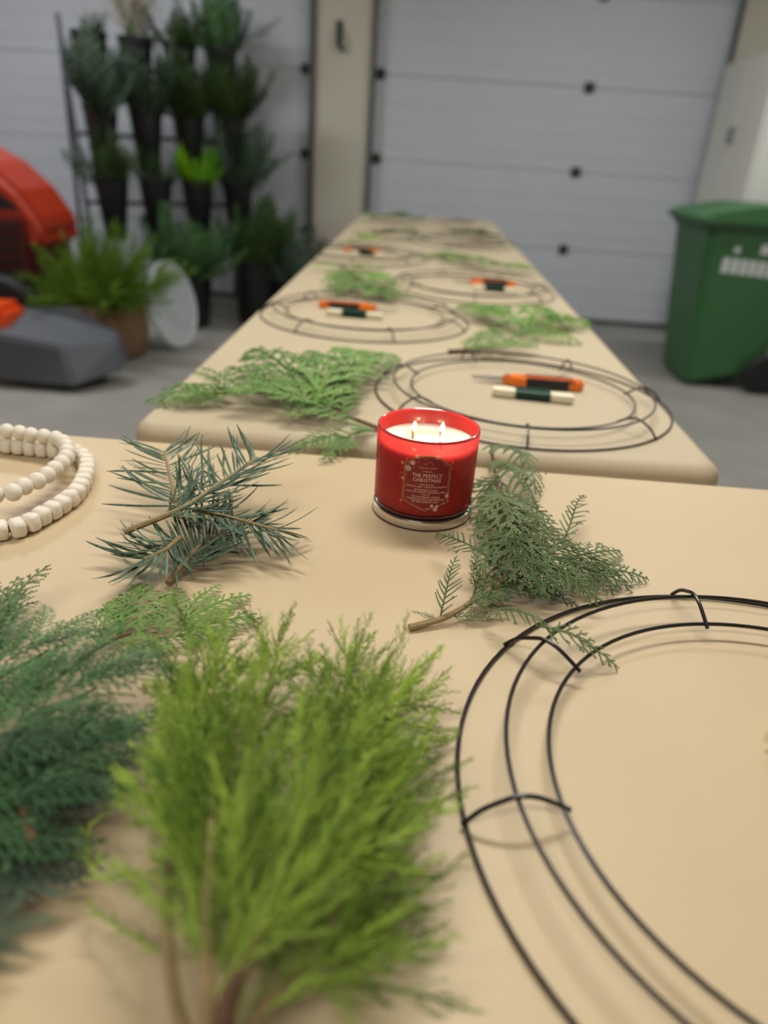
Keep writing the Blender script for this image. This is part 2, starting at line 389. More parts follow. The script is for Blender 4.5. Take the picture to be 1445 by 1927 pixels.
# label, printed round the jar: u metres round the glass, v metres up it
PHI0 = math.atan2(-CY, -CX) + math.radians(3)
def cyl(u, v, off): a = PHI0 + u/JR; r = JR + 0.0007 + off; return (CX+r*math.cos(a), CY+r*math.sin(a), Z0+v)
def cu(x): return math.asin(max(-0.98, min(0.98, (x-740)/555)))*JR
def cv(y, x=740): 
    s = (x-740)/555
    return (1462 - y)/915*JH - 0.0052*(1-math.sqrt(max(0, 1-s*s)))
def patch(poly, off, thick=0.0003, sub=0.0025):
    """flat outline cut into strips and wrapped round the glass"""
    bm = bmesh.new(); vs = [bm.verts.new((x, y, 0)) for x, y in poly]; bm.faces.new(vs)
    x0 = min(p[0] for p in poly); x1 = max(p[0] for p in poly); x = x0 + sub
    while x < x1:
        bmesh.ops.bisect_plane(bm, geom=bm.verts[:]+bm.edges[:]+bm.faces[:], plane_co=(x, 0, 0), plane_no=(1, 0, 0)); x += sub
    bmesh.ops.triangulate(bm, faces=bm.faces[:])
    bm.verts.index_update(); n = len(bm.verts)
    mb = MB(); mb.add([cyl(q.co.x, q.co.y, off) for q in bm.verts], [tuple(q.index for q in f.verts) for f in bm.faces]); bm.free(); return mb
def outline(inset=0.0):
    L, R = -0.0228+inset, 0.0228-inset; sh = 0.0612-inset*0.7; pts = [(L, 0.0205+inset*0.5), (0.0, 0.0112+inset*1.1), (R, 0.0205+inset*0.5), (R, sh)]
    pts += [(R-0.004, sh), (R-0.0052, sh+0.0016)]
    for k in range(13):
        a = PI*(0.18 + 0.64*k/12); pts.append(((0.0205-inset)*math.cos(a)*0.93, sh-0.0035+ (0.0118)*math.sin(a)))
    pts += [(L+0.0052, sh+0.0016), (L+0.004, sh), (L, sh)]
    return pts
lab = patch(outline(), 0.0001).build('label', M_LABEL, jar, True)
def line(pts, off, wdt, closed=True):
    """thin printed line following points on the glass"""
    d = []; n = len(pts)
    for i in range(n if closed else n-1):
        a, b = V(pts[i]+(0,)), V(pts[(i+1) % n]+(0,)); k = max(1, int((b-a).length/0.002))
        for j in range(k): d.append(a.lerp(b, j/k))
    if not closed: d.append(V(pts[-1]+(0,)))
    return MB().tube([cyl(p.x, p.y, off) for p in d], wdt, 5, closed=closed)
line(outline(0.0004), 0.0003, 0.00022).build('gold_border', M_GOLD, jar, True)
line(outline(0.0020), 0.0003, 0.00016).build('gold_border', M_GOLD, jar, True)
def text(s, size, u, v, mname, italic=0.0, space=1.0, width=None, name='lettering'):
    fc = bpy.data.curves.new('t', 'FONT'); fc.body = s; fc.size = size; fc.align_x = 'CENTER'; fc.shear = italic; fc.space_character = space
    fc.resolution_u = 2
    to = bpy.data.objects.new('t', fc); COL.objects.link(to)
    dg = bpy.context.evaluated_depsgraph_get(); dg.update()
    me = bpy.data.meshes.new_from_object(to.evaluated_get(dg)); bpy.data.objects.remove(to)
    xs = [q.co.x for q in me.vertices]; k = 1.0
    if width: k = width/(max(xs)-min(xs))
    for q in me.vertices: q.co = cyl(u+q.co.x*k, v+q.co.y, 0.00035)
    me.materials.clear(); me.materials.append(mname); return link(name, me, jar)
text('WHITE BARN', 0.0026, 0, 0.0560, M_GOLD, space=1.5, width=0.0165)
text('THE PERFECT', 0.0052, 0, 0.0472, M_PRINT, space=1.2, width=0.0285)
text('CHRISTMAS', 0.0052, 0, 0.0425, M_PRINT, space=1.2, width=0.0262)
for s, v, wd in (('fresh cut pine', 0.0390, 0.0135), ('cinnamon sugar \u2022 toasted marshmallow', 0.0366, 0.0395), ('pin fra\u00eechement coup\u00e9', 0.0333, 0.0225), ('sucre \u00e0 la cannelle \u2022 guimauve grill\u00e9e', 0.0310, 0.0375)):
    text(s, 0.0026, 0, v, M_PRINT, 0.35, 1.0, wd)
for s, v, wd in (('SOY WAX BLEND CANDLE', 0.0258, 0.027), ('CHANDELLE FAITE D\u2019UN M\u00c9LANGE', 0.0232, 0.0365), ('DE CIRE \u00c0 BASE DE SOYA', 0.0206, 0.026)):
    text(s, 0.0025, 0, v, M_PRINT, 0.0, 1.1, wd)
for hw, v in ((0.0046, 0.0533), (0.0042, 0.0292)): line([(-hw, v), (hw, v)], 0.0003, 0.00016, False).build('printed_rule', M_PRINT, jar)
line([(-0.004, 0.0606), (-0.001, 0.0615), (0.0012, 0.0638), (0.0032, 0.0622), (0.0042, 0.0602)], 0.0003, 0.00014, False).build('emblem', M_GOLD, jar)
def flake(x, y, r, kind, m):
    u, v = cu(x), cv(y, x); mb = MB(); rr = r/555*JR
    n = 6 if kind == 'snow' else 8
    for k in range(n):
        a = 2*PI*k/n + (PI/2 if kind == 'snow' else 0); L = rr if kind == 'snow' or k % 2 == 0 else rr*0.55
        ex, ey = u+L*math.cos(a), v+L*math.sin(a)
        px, py = -math.sin(a), math.cos(a); b = 0.00022
        if kind == 'snow':
            mb.add([cyl(u+px*b, v+py*b, 4e-4), cyl(u-px*b, v-py*b, 4e-4), cyl(ex-px*b, ey-py*b, 4e-4), cyl(ex+px*b, ey+py*b, 4e-4)], [(0, 1, 2, 3)])
            for s in (-1, 1):
                a2 = a + s*0.9; sx, sy = u+L*0.55*math.cos(a), v+L*0.55*math.sin(a); tx, ty = sx+L*0.4*math.cos(a2), sy+L*0.4*math.sin(a2)
                qx, qy = -math.sin(a2)*b, math.cos(a2)*b
                mb.add([cyl(sx+qx, sy+qy, 4e-4), cyl(sx-qx, sy-qy, 4e-4), cyl(tx-qx, ty-qy, 4e-4), cyl(tx+qx, ty+qy, 4e-4)], [(0, 1, 2, 3)])
        else:
            b = rr*0.2; mb.add([cyl(u+px*b, v+py*b, 4e-4), cyl(u-px*b, v-py*b, 4e-4), cyl(ex, ey, 4e-4)], [(0, 1, 2)])
    mb.build('snowflake' if kind == 'snow' else 'printed_star', m, jar)
for x, y, r in ((537, 845, 38), (580, 778, 29), (620, 697, 25), (833, 690, 26), (966, 1145, 26), (855, 1305, 26), (815, 1262, 16), (870, 1270, 15)): flake(x, y, r, 'snow', M_PRINT)
for x, y, r in ((693, 655, 32), (473, 797, 30), (490, 972, 30), (470, 913, 16), (940, 1235, 24), (985, 1210, 15), (768, 1300, 14), (488, 1240, 20), (437, 878, 8), (474, 862, 8), (447, 937, 8), (530, 920, 8), (595, 826, 8), (625, 765, 8), (643, 738, 7), (710, 722, 8), (985, 1245, 8), (955, 1290, 8), (915, 1288, 8), (520, 740, 16), (993, 760, 16)): flake(x, y, r, 'star', M_GOLD)

# ------------------------------------------------------------------ bead garland
def resample(pts, step):
    out = [pts[0].copy()]; acc = 0.0
    for i in range(len(pts)-1):
        a, b = pts[i], pts[i+1]; L = (b-a).length
        while acc + L >= step:
            a = a.lerp(b, (step-acc)/L); L = (b-a).length; out.append(a.copy()); acc = 0.0
        acc += L
    return out
BD = 0.0172
def bead_mesh(faceted):
    bm = bmesh.new()
    if faceted:
        bmesh.ops.create_cube(bm, size=1.0); bmesh.ops.bevel(bm, geom=bm.edges[:], offset=0.2, segments=4, profile=0.6, affect='EDGES', clamp_overlap=True)
        for q in bm.verts:
            d = q.co.length; r = 0.615
            if d > r: q.co *= r/d
    else:
        bmesh.ops.create_uvsphere(bm, u_segments=24, v_segments=16, radius=0.5)
    for f in bm.faces: f.smooth = True
    me = bpy.data.meshes.new('bead'); bm.to_mesh(me); bm.free(); me.materials.append(M_BEAD); return me
B_F, B_R = bead_mesh(True), bead_mesh(False)
def gp(l, z): return [at(x, y, z) for x, y in l]
low = gp([(21.6, 995), (75.5, 972.5), (119, 947), (146, 924), (161, 896), (164, 880), (160, 866), (150, 855), (128, 848), (100, 847), (60, 843), (10, 838)], BD*0.5+0.0008)
up = gp([(10, 929), (41.5, 917), (70, 905), (91, 892), (107, 879), (119.5, 868), (126, 857), (127, 847), (123, 836), (113, 828), (96, 823), (56.5, 818), (14, 811.5)], BD*1.5)
a, b = low[0], low[-1]; dx = V((1, 0, 0))
low = [a+V((-0.34, 0.17, 0)), a+V((-0.33, 0.06, 0)), a+V((-0.25, -0.01, 0)), a+V((-0.14, -0.035, 0)), a+V((-0.06, -0.02, 0))] + low + [b+V((-0.08, 0.005, 0)), b+V((-0.17, 0.0, 0)), b+V((-0.23, -0.02, 0))]
a, b = up[0], up[-1]
up = [a+V((-0.30, 0.115, -0.004)), a+V((-0.26, 0.02, -0.008)), a+V((-0.17, -0.022, -0.006)), a+V((-0.07, -0.02, -0.003))] + up + [b+V((-0.09, 0.0, 0)), b+V((-0.18, -0.03, 0)), b+V((-0.24, -0.09, 0))]
g = thing('bead_garland', (low[3].x, low[3].y, T), 'coiled garland of whitewashed wooden beads at the table edge', 'garland')
for pts, me, stp in ((low, B_F, 0.0138), (up, B_R, 0.0154)):
    sp = smooth_path(pts, 14); bs = resample(sp, stp)
    MB().tube(bs, 0.0009, 6).build('string', M_STRING, g, True)
    rnd = random.Random(5)
    for i, p in enumerate(bs):
        d = (bs[min(i+1, len(bs)-1)] - bs[max(i-1, 0)]).normalized(); x = d.cross(V((0, 0, 1))).normalized(); z = x.cross(d)
        tw = rnd.uniform(-0.22, 0.22) + (0.6 if rnd.random() < 0.12 else 0)
        x2 = x*math.cos(tw)+z*math.sin(tw); z2 = z*math.cos(tw)-x*math.sin(tw)
        M = Matrix((x2*BD, d*stp*(0.98 if me is B_F else 1.04), z2*BD)).transposed().to_4x4(); M.translation = p
        put('bead', me, g, M)

# ------------------------------------------------------------------ foliage building blocks
def ribbon(mb, pts, w, th, nrm, seg=None, spiky=0.0):
    """jointed flattened twig of scale leaves: narrow at joints, broad between"""
    n = len(pts); vs = []; k = 0
    for i in range(n-1):
        p, q = pts[i], pts[i+1]; d = (q-p); L = d.length
        if L < 1e-7: continue
        d = d/L; s = nrm.cross(d)
        s = s.normalized() if s.length > 1e-6 else d.orthogonal().normalized()
        u = d.cross(s)
        tap = 1.0 - 0.45*(i/(n-1))
        for t, ww in ((0.0, 0.5), (0.68, 1.0 + spiky)):
            c = p + d*L*t
            a = w*ww*tap*0.5; h = th*ww*tap*0.5
            vs += [c+s*a, c+u*h, c-s*a, c-u*h]
            k += 1
    vs.append(pts[-1])
    fs = []
    for i in range(k-1):
        for j in range(4): fs.append((i*4+j, i*4+(j+1) % 4, (i+1)*4+(j+1) % 4, (i+1)*4+j))
    for j in range(4): fs.append(((k-1)*4+j, (k-1)*4+(j+1) % 4, 4*k))
    fs.append((3, 2, 1, 0)); mb.add(vs, fs)
def chain(p, d, L, seg, bend, nrm, rnd, wob=0.05):
    n = max(2, int(L/seg)); out = [p.copy()]; d = d.normalized(); st = L/n
    for i in range(n):
        d = (d + bend*(1.0/n) + V((rnd.uniform(-wob, wob), rnd.uniform(-wob, wob), rnd.uniform(-wob, wob))*1)*0.6).normalized()
        out.append(out[-1] + d*st)
    return out
def frond_mesh(seed, comb=0.5, arch=0.12, side=0.40, step=0.05, w=0.024, droop=0.12):
    """flat cedar spray, base at origin, tip at +Y, unit length"""
    rnd = random.Random(seed); mb = MB(); up = V((0, 0, 1))
    def ax(y): return V((0.03*math.sin(y*5+seed), y, 4*arch*y*(1-y)))
    axis = [ax(i/26) for i in range(27)]
    ribbon(mb, axis, w*1.0, w*0.7, up)
    y = 0.07; s = 1
    while y < 0.97:
        p = ax(y); L = (side*(1-y)**0.75 + 0.06)*rnd.uniform(0.8, 1.12)*(0.65 + 0.35*min(1, y/0.25))
        a = math.radians(rnd.uniform(44, 56)); t = (ax(y+0.01)-ax(y-0.01)).normalized()
        d = t*math.cos(a) + V((s, 0, 0))*math.sin(a)
        bend = t*0.5 + V((0, 0, -droop*4*rnd.uniform(0.4, 1.3)))
        ch = chain(p, d, L, 0.030, bend*0.8, up, rnd, 0.05)
        ribbon(mb, ch, w*0.95, w*0.42, up)
        if L > 0.12:
            q = 0.16 + rnd.uniform(0, 0.05); s2 = s
            while q < 0.9:
                if rnd.random() < comb:
                    i = min(len(ch)-2, int(q*(len(ch)-1))); c0 = ch[i]; dd = (ch[i+1]-ch[i]).normalized()
                    sv = up.cross(dd).normalized()*s2
                    l2 = (0.42*L*(1-q) + 0.035)*rnd.uniform(0.8, 1.2)
                    c2 = chain(c0, dd*0.72+sv*0.68, l2, 0.028, dd*0.4+V((0, 0, -droop)), up, rnd, 0.06)
                    ribbon(mb, c2, w*0.85, w*0.38, up)
                q += 0.058/L*rnd.uniform(0.85, 1.15); s2 = -s2
        y += step*rnd.uniform(0.85, 1.15)*0.5; s = -s
    return mb.mesh('spray', M_CEDAR, False)
def plume_mesh(seed, spread=1.0):
    """feathery cypress twig, base at origin, tip at +Y"""
    rnd = random.Random(seed); mb = MB(); up = V((0, 0, 1))
    ph = rnd.uniform(0, 6)
    def ax(y): return V((0.035*math.sin(y*4+ph), y, 0.035*math.cos(y*3.1+ph)-0.035*math.cos(ph)))
    mb.tube([ax(i/14) for i in range(13)], [0.010*(1-0.75*i/12) for i in range(13)], 5)
    y = 0.10; az = rnd.uniform(0, 6)
    while y < 1.0:
        az += 2.4 + rnd.uniform(-0.4, 0.4); p = ax(y); L = (0.34*(1-y)**0.8 + 0.08)*rnd.uniform(0.6, 1.25)*spread
        r = V((math.cos(az), 0, math.sin(az))); a = math.radians(rnd.uniform(22, 48)*(1-0.4*y))
        d = V((0, 1, 0))*math.cos(a) + r*math.sin(a)
        ch = chain(p, d, L, 0.020, V((0, 0.45, 0))-r*0.1, up, rnd, 0.07)
        ribbon(mb, ch, 0.0125, 0.0125, up, spiky=0.25)
        q = 0.12; az2 = rnd.uniform(0, 6)
        while q < 0.95:
            i = min(len(ch)-2, int(q*(len(ch)-1))); dd = (ch[i+1]-ch[i]).normalized(); az2 += 2.4
            o = dd.orthogonal().normalized(); o = (Matrix.Rotation(az2, 3, dd) @ o)
            l2 = rnd.uniform(0.03, 0.085)*(1.15-0.5*q)
            c2 = chain(ch[i], dd*0.75+o*0.66, l2, 0.0165, dd*0.3, up, rnd, 0.05)
            ribbon(mb, c2, 0.0105, 0.0105, up, spiky=0.3)
            q += 0.040/L
        y += 0.056*rnd.uniform(0.8, 1.2)
    return mb.mesh('plume', M_LIME, False)
FR_FAN = [frond_mesh(11+i, 0.85, 0.08, 0.46, 0.135, 0.050) for i in range(4)]      # much divided sprays
FR_COMB = [frond_mesh(31+i, 0.06, 0.14, 0.30, 0.09, 0.042, 0.2) for i in range(3)]   # fern-like sprays
FR_SLIM = [frond_mesh(51+i, 0.6, 0.07, 0.26, 0.12, 0.044) for i in range(3)]
FR_FEATHER = [frond_mesh(91+i, 0.75, 0.07, 0.27, 0.082, 0.028, 0.15) for i in range(4)]   # long feathery sprays
PLUMES = [plume_mesh(71+i) for i in range(5)]
def cedar(label, stem, r0, fronds, m, group=None, name='cedar_branch', bark=M_BARK, cat='cedar branch', scale_r=0.35):
    """stem: world points, fronds: (base, tip, normal, mesh, width)"""
    root = thing(name, (stem[0].x, stem[0].y, T), label, cat, group)
    sp = smooth_path(stem, 5); n = len(sp)
    MB().tube(sp, [r0*(1-(1-scale_r)*i/(n-1)) for i in range(n)], 7).build('stem', bark, root, True)
    for b, t, nn, me, wd in fronds: put('spray', me, root, axes_matrix(b, t, nn, wd), m)
    return root
def auto_fronds(stem, seed, n, L, meshes, ang=48, lift=(0.0, 0.03), wd=1.0, start=0.1, tipL=1.1, floor=0.012):
    rnd = random.Random(seed); sp = smooth_path(stem, 8); out = []; k = len(sp)
    for i in range(n):
        t = start + (1-start)*(i+0.5)/n*0.98; j = min(k-2, int(t*(k-1))); p = sp[j]; d = (sp[j+1]-sp[max(0, j-1)]).normalized()
        s = 1 if i % 2 else -1; a = math.radians(rnd.uniform(ang-12, ang+12))*(1.05-0.4*t)
        sv = V((d.y, -d.x, 0)).normalized()*s
        l = L*rnd.uniform(0.75, 1.2)*(1.0-0.35*t)
        tip = p + (V((d.x, d.y, 0)).normalized()*math.cos(a) + sv*math.sin(a))*l
        tip.z = max(T+floor, min(p.z + rnd.uniform(*lift), p.z+l*0.4))
        nn = V((rnd.uniform(-0.18, 0.18), rnd.uniform(-0.18, 0.18), 1))
        out.append((p, tip, nn, rnd.choice(meshes), wd*rnd.uniform(0.85, 1.15)))
    d = (sp[-1]-sp[-4]).normalized()
    out.append((sp[-3], sp[-1]+d*L*tipL*0.7, V((0, 0, 1)), rnd.choice(meshes), wd)); return out

# ------------------------------------------------------------------ fir sprigs
def needle_mesh(bend):
    mb = MB(); n = 7; vs = []; fs = []
    for i in range(n):
        t = i/(n-1); w = 0.021*(0.45+0.55*min(1, t*5))*(1 if t < 0.8 else (1-t)/0.2*0.75+0.25); c = V((0, t, bend*(t*t)))
        vs += [c+V((w, 0, 0)), c+V((0, 0, w*0.4)), c+V((-w, 0, 0)), c+V((0, 0, -w*0.4))]
    for i in range(n-1):
        for j in range(4): fs.append((i*4+j, i*4+(j+1) % 4, (i+1)*4+(j+1) % 4, (i+1)*4+j))
    fs += [(3, 2, 1, 0), tuple((n-1)*4+j for j in range(4))]
    mb.add(vs, fs); return mb.mesh('needle', M_FIR, True)
NEEDLES = [needle_mesh(b) for b in (0.08, 0.18, 0.30, -0.10)]
def fir(label, stem, r, n, L, seed, upb=0.5, start=0.18):
    root = thing('fir_sprig', (stem[0].x, stem[0].y, T), label, 'fir sprig', None); rnd = random.Random(seed)
    sp = smooth_path(stem, 8); k = len(sp)
    tw = MB().tube(sp, [r*(1-0.45*i/(k-1)) for i in range(k)], 8).build('twig', M_BARK_LT, root, True)
    for i in range(n):
        t = start + (1-start)*i/(n-1)*0.995; j = min(k-2, int(t*(k-1))); p = sp[j].lerp(sp[j+1], t*(k-1)-j); d = (sp[j+1]-sp[max(0, j-1)]).normalized()
        s = 1 if i % 2 else -1; sv = V((d.y, -d.x, 0)).normalized()*s
        a = math.radians(rnd.uniform(42, 78))*(1.0-0.35*t*t); l = L*rnd.uniform(0.72, 1.12)
        el = rnd.uniform(-0.25, 0.9)*upb
        dr = (d*math.cos(a) + (sv*math.cos(el)+V((0, 0, 1))*math.sin(el))*math.sin(a)).normalized()
        tip = p + dr*l
        if tip.z < T+0.004: tip.z = T+0.004+rnd.uniform(0, 0.004)
        put('needle', rnd.choice(NEEDLES), tw, axes_matrix(p, tip, V((rnd.uniform(-.6, .6), rnd.uniform(-.6, .6), 1)), 0.064/l))
    return root
fir('blue-green fir sprig with the longest pale twig, on top of the needle pile', [at(233, 1001, .030), at(300, 975, .036), at(355, 950, .042), at(420, 905, .046), at(484, 862, .048)], 0.0030, 70, 0.056, 1, 0.6, 0.3)
fir('blue-green fir sprig with needles spread to both sides like a comb', [at(333, 955, .040), at(322, 905, .040), at(309, 850, .040)], 0.0022, 44, 0.058, 2, 0.25, 0.05)
fir('blue-green fir sprig with needles hanging straight down towards the paper', [at(362, 960, .040), at(430, 973, .036), at(522, 998, .026)], 0.0022, 56, 0.050, 3, -0.9, 0.05)
fir('blue-green fir sprig lying lowest in the needle pile', [at(316, 1098, .004), at(345, 1062, .010), at(380, 1025, .016), at(440, 985, .02)], 0.0030, 50, 0.052, 4, 0.4, 0.25)
fir('short blue-green fir sprig tucked under the long twig of the pile', [at(340, 1012, .028), at(310, 1036, .022), at(272, 1052, .016)], 0.0028, 40, 0.052, 5, 0.3, 0.1)

# ------------------------------------------------------------------ cedar beside the candle
UP = V((0, 0, 1)); FAN, COMB, SLIM = FR_FAN, FR_COMB, FR_SLIM
def fr(bx, by, bz, tx, ty, tz, me, wd=1.0, n=(0, -0.35, 1)): return (at(bx, by, bz), at(tx, ty, tz), V(n), me, wd)
CB = cedar('green cedar branch with a pale cut stem, lying between candle and large wire frame',
      [at(770, 1181, .003), at(835, 1163, .006), at(885, 1135, .012), at(935, 1100, .018), at(1000, 1062, .020), at(1075, 1048, .018)], 0.0030, [
      fr(830, 1163, .006, 864, 1046, .040, COMB[0], 1.0, (-.6, -.8, .5)), fr(850, 1158, .006, 930, 1168, .004, SLIM[0]), fr(875, 1142, .010, 990, 1082, .018, FAN[0], .9),
      fr(822, 1166, .005, 775, 1150, .012, SLIM[1], .8), fr(905, 1120, .014, 893, 1038, .040, FAN[1], .8, (-.3, -.8, .5)), fr(930, 1105, .016, 1010, 1112, .004, SLIM[1]),
      fr(915, 1152, .010, 1040, 1190, .030, COMB[1], .75, (0, -.2, 1)), fr(1015, 1176, .030, 1166, 1254, .003, SLIM[2], .9),
      fr(960, 1085, .018, 1060, 1118, .004, FAN[2], .9), fr(990, 1070, .02, 1120, 1115, .006, FAN[3], .9), fr(1040, 1050, .02, 1160, 1115, .006, FAN[0], .9),
      fr(1070, 1050, .018, 1170, 1040, .006, FAN[1], .9), fr(1100, 1068, .012, 1222, 1094, .003, SLIM[0], 1.3), fr(1060, 1060, .014, 1190, 1110, .004, FAN[2], .8),
      fr(980, 1108, .012, 1090, 1138, .003, SLIM[2], 1.0), fr(870, 1140, .012, 950, 1120, .020, FAN[3], .8)], M_CEDAR, bark=M_BARK_LT)
cedar('green cedar branch draped against the right side of the red candle',
      [at(924, 848, .006), at(932, 890, .016), at(938, 930, .026), at(950, 985, .032), at(985, 1030, .032), at(1030, 1060, .028)], 0.0022, [
      fr(928, 842, .010, 1010, 930, .010, COMB[2], 1.0, (.3, -.5, 1)), fr(930, 870, .014, 1000, 985, .010, COMB[0], .9, (.3, -.5, 1)), fr(934, 895, .018, 895, 985, .008, FAN[0], .8),
      fr(938, 920, .024, 985, 1010, .022, FAN[1], .85), fr(936, 910, .022, 900, 950, .012, SLIM[0], 1.2), fr(942, 950, .028, 893, 1010, .014, FAN[2], .8),
      fr(948, 975, .032, 935, 1085, .024, FAN[3], .95), fr(955, 990, .034, 995, 1110, .026, FAN[0], .95), fr(970, 1010, .034, 1050, 1115, .020, FAN[1], .95),
      fr(985, 1020, .034, 1095, 1090, .020, FAN[2], .95), fr(945, 960, .03, 1030, 1025, .026, FAN[3], .9), fr(960, 985, .032, 1085, 1035, .020, FAN[0], .8),
      fr(965, 955, .020, 1072, 1020, .006, SLIM[1], 1.1), fr(1058, 1018, .006, 1102, 932, .030, COMB[1], .9, (-.5, -.9, .3)), fr(1010, 1045, .030, 1130, 1135, .012, FAN[1], .85),
      fr(912, 1048, .030, 820, 1004, .022, COMB[2], .9, (.1, -.7, .7)), fr(930, 1010, .030, 905, 1085, .030, SLIM[2], 1.2), fr(938, 930, .03, 960, 1020, .036, FAN[2], .8),
      fr(1000, 1040, .03, 1020, 1130, .018, FAN[3], .9), fr(1015, 1030, .032, 1150, 1065, .012, FAN[0], .75), fr(950, 930, .02, 1040, 985, .010, SLIM[0], 1.2)], M_CEDAR)

# ------------------------------------------------------------------ dark cedar heap
def px_stem(l): return [at(*p) for p in l]
HEAP = [
  ('deep green cedar branch lying flat across the middle of the cedar heap', [(-210, 1600, .016), (-110, 1490, .026), (-10, 1410, .034), (100, 1340, .034), (180, 1295, .030)], 20, 0.085, 61, M_CEDAR_DK),
  ('deep green cedar branch at the back of the cedar heap, tips toward the fir', [(-190, 1420, .012), (-100, 1340, .020), (0, 1275, .024), (90, 1225, .020)], 16, 0.075, 62, M_CEDAR_DK),
  ('deep green cedar branch on the lime bunch side of the cedar heap', [(-200, 1690, .012), (-110, 1600, .02), (-10, 1530, .026), (90, 1470, .022), (165, 1430, .016)], 20, 0.08, 63, M_CEDAR_DK),
  ('grey-green cedar branch low at the front of the cedar heap', [(-220, 1800, .006), (-140, 1710, .010), (-40, 1630, .012), (50, 1565, .010), (110, 1525, .008)], 18, 0.075, 64, M_CEDAR_BLUE),
  ('narrow cedar tip poking out alone at the front of the heap', [(-180, 1850, .004), (-100, 1815, .006), (-20, 1788, .006)], 8, 0.04, 65, M_CEDAR_BLUE),
]
for lb, st, n, L, sd, m in HEAP:
    s = px_stem(st); cedar(lb, s, 0.0022, auto_fronds([q+V((0, 0, 0.008)) for q in s], sd, n, L, FR_FEATHER, 42, (-0.008, 0.014), 1.0), m)
cedar('cedar twig with a pale cut end stuck in the cedar heap', [at(62, 1584, .030), at(48, 1545, .030), at(36, 1500, .032)], 0.0030,
      [fr(40, 1510, .03, 150, 1440, .030, FAN[1], .9), fr(42, 1520, .03, -60, 1430, .03, FAN[2], .9), fr(38, 1500, .03, 50, 1390, .034, FAN[0], .8), fr(50, 1545, .03, 180, 1500, .022, SLIM[0], 1.1)], M_CEDAR_BLUE)
s = [at(-60, 1235, .012), at(0, 1170, .018), at(50, 1110, .022)]
cedar('cedar sprig with a brownish tip rising at the back of the heap', s, 0.0018, [fr(-30, 1200, .015, 98, 1063, .030, SLIM[0], .8), fr(-20, 1200, .015, 40, 1085, .022, FAN[1], .7), fr(-10, 1185, .016, 70, 1130, .012, SLIM[2], 1), fr(-40, 1215, .013, -10, 1095, .018, FAN[3], .7)], M_CEDAR)
s = [at(90, 1290, .020), at(170, 1230, .016), at(235, 1195, .012), at(300, 1190, .008)]
cedar('fresh green cedar sprig with flat fans spread on the paper below the fir pile', s, 0.0018, [
      fr(228, 1195, .010, 268, 1098, .006, FAN[0], 1.0, (0, 0, 1)), fr(225, 1198, .01, 240, 1110, .012, SLIM[1], 1.2), fr(300, 1195, .008, 335, 1105, .005, FAN[1], .8, (0, 0, 1)),
      fr(330, 1170, .006, 476, 1122, .004, SLIM[0], 1.0), fr(345, 1165, .005, 412, 1098, .005, SLIM[2], .9), fr(300, 1200, .008, 420, 1200, .004, FAN[2], .9), fr(330, 1195, .008, 492, 1165, .004, FAN[3], .8),
      fr(250, 1200, .012, 310, 1150, .006, FAN[2], .8), fr(210, 1210, .014, 330, 1225, .010, FAN[0], .8), fr(180, 1225, .016, 215, 1130, .020, FAN[1], .8)], M_CEDAR_LT)

# ------------------------------------------------------------------ lime cypress bunch
STEMS = [
  ('feathery lime cypress branch on the cedar heap side of the bunch', 0.0030, [[(372, 2010, .020), (330, 1880, .034), (315, 1740, .044), (320, 1600, .046), (332, 1470, .042), (335, 1350, .034), (335, 1275, .028)]]),
  ('feathery lime cypress branch with a grey stem up the middle of the bunch', 0.0032, [[(395, 2010, .028), (392, 1880, .048), (386, 1740, .058), (395, 1580, .060), (405, 1420, .052), (400, 1270, .036)], [(390, 1760, .056), (375, 1600, .050), (365, 1450, .044), (365, 1310, .034)]]),
  ('feathery lime cypress branch with a thick forked brown stem, topmost in the bunch', 0.0036, [[(400, 2020, .030), (425, 1890, .050), (475, 1780, .060), (540, 1620, .066), (590, 1490, .062), (630, 1370, .050), (660, 1260, .034)],
     [(475, 1780, .060), (560, 1680, .056), (660, 1580, .046), (740, 1500, .030)], [(575, 1530, .062), (640, 1430, .052), (700, 1355, .038), (755, 1300, .024)]]),
  ('feathery lime cypress branch with a reddish twig at the far end of the bunch', 0.0026, [[(420, 2010, .022), (440, 1850, .036), (450, 1650, .046), (470, 1440, .056), (500, 1310, .054), (522, 1225, .044)]]),
  ('feathery lime cypress branch leaning toward the large wire frame', 0.0030, [[(420, 2030, .016), (490, 1900, .028), (580, 1800, .034), (660, 1720, .030), (720, 1670, .020)], [(560, 1820, .032), (610, 1840, .026), (650, 1830, .016)],
     [(620, 1760, .032), (665, 1620, .034), (700, 1500, .028), (725, 1400, .018)]])]
roots = []
rnd = random.Random(17)
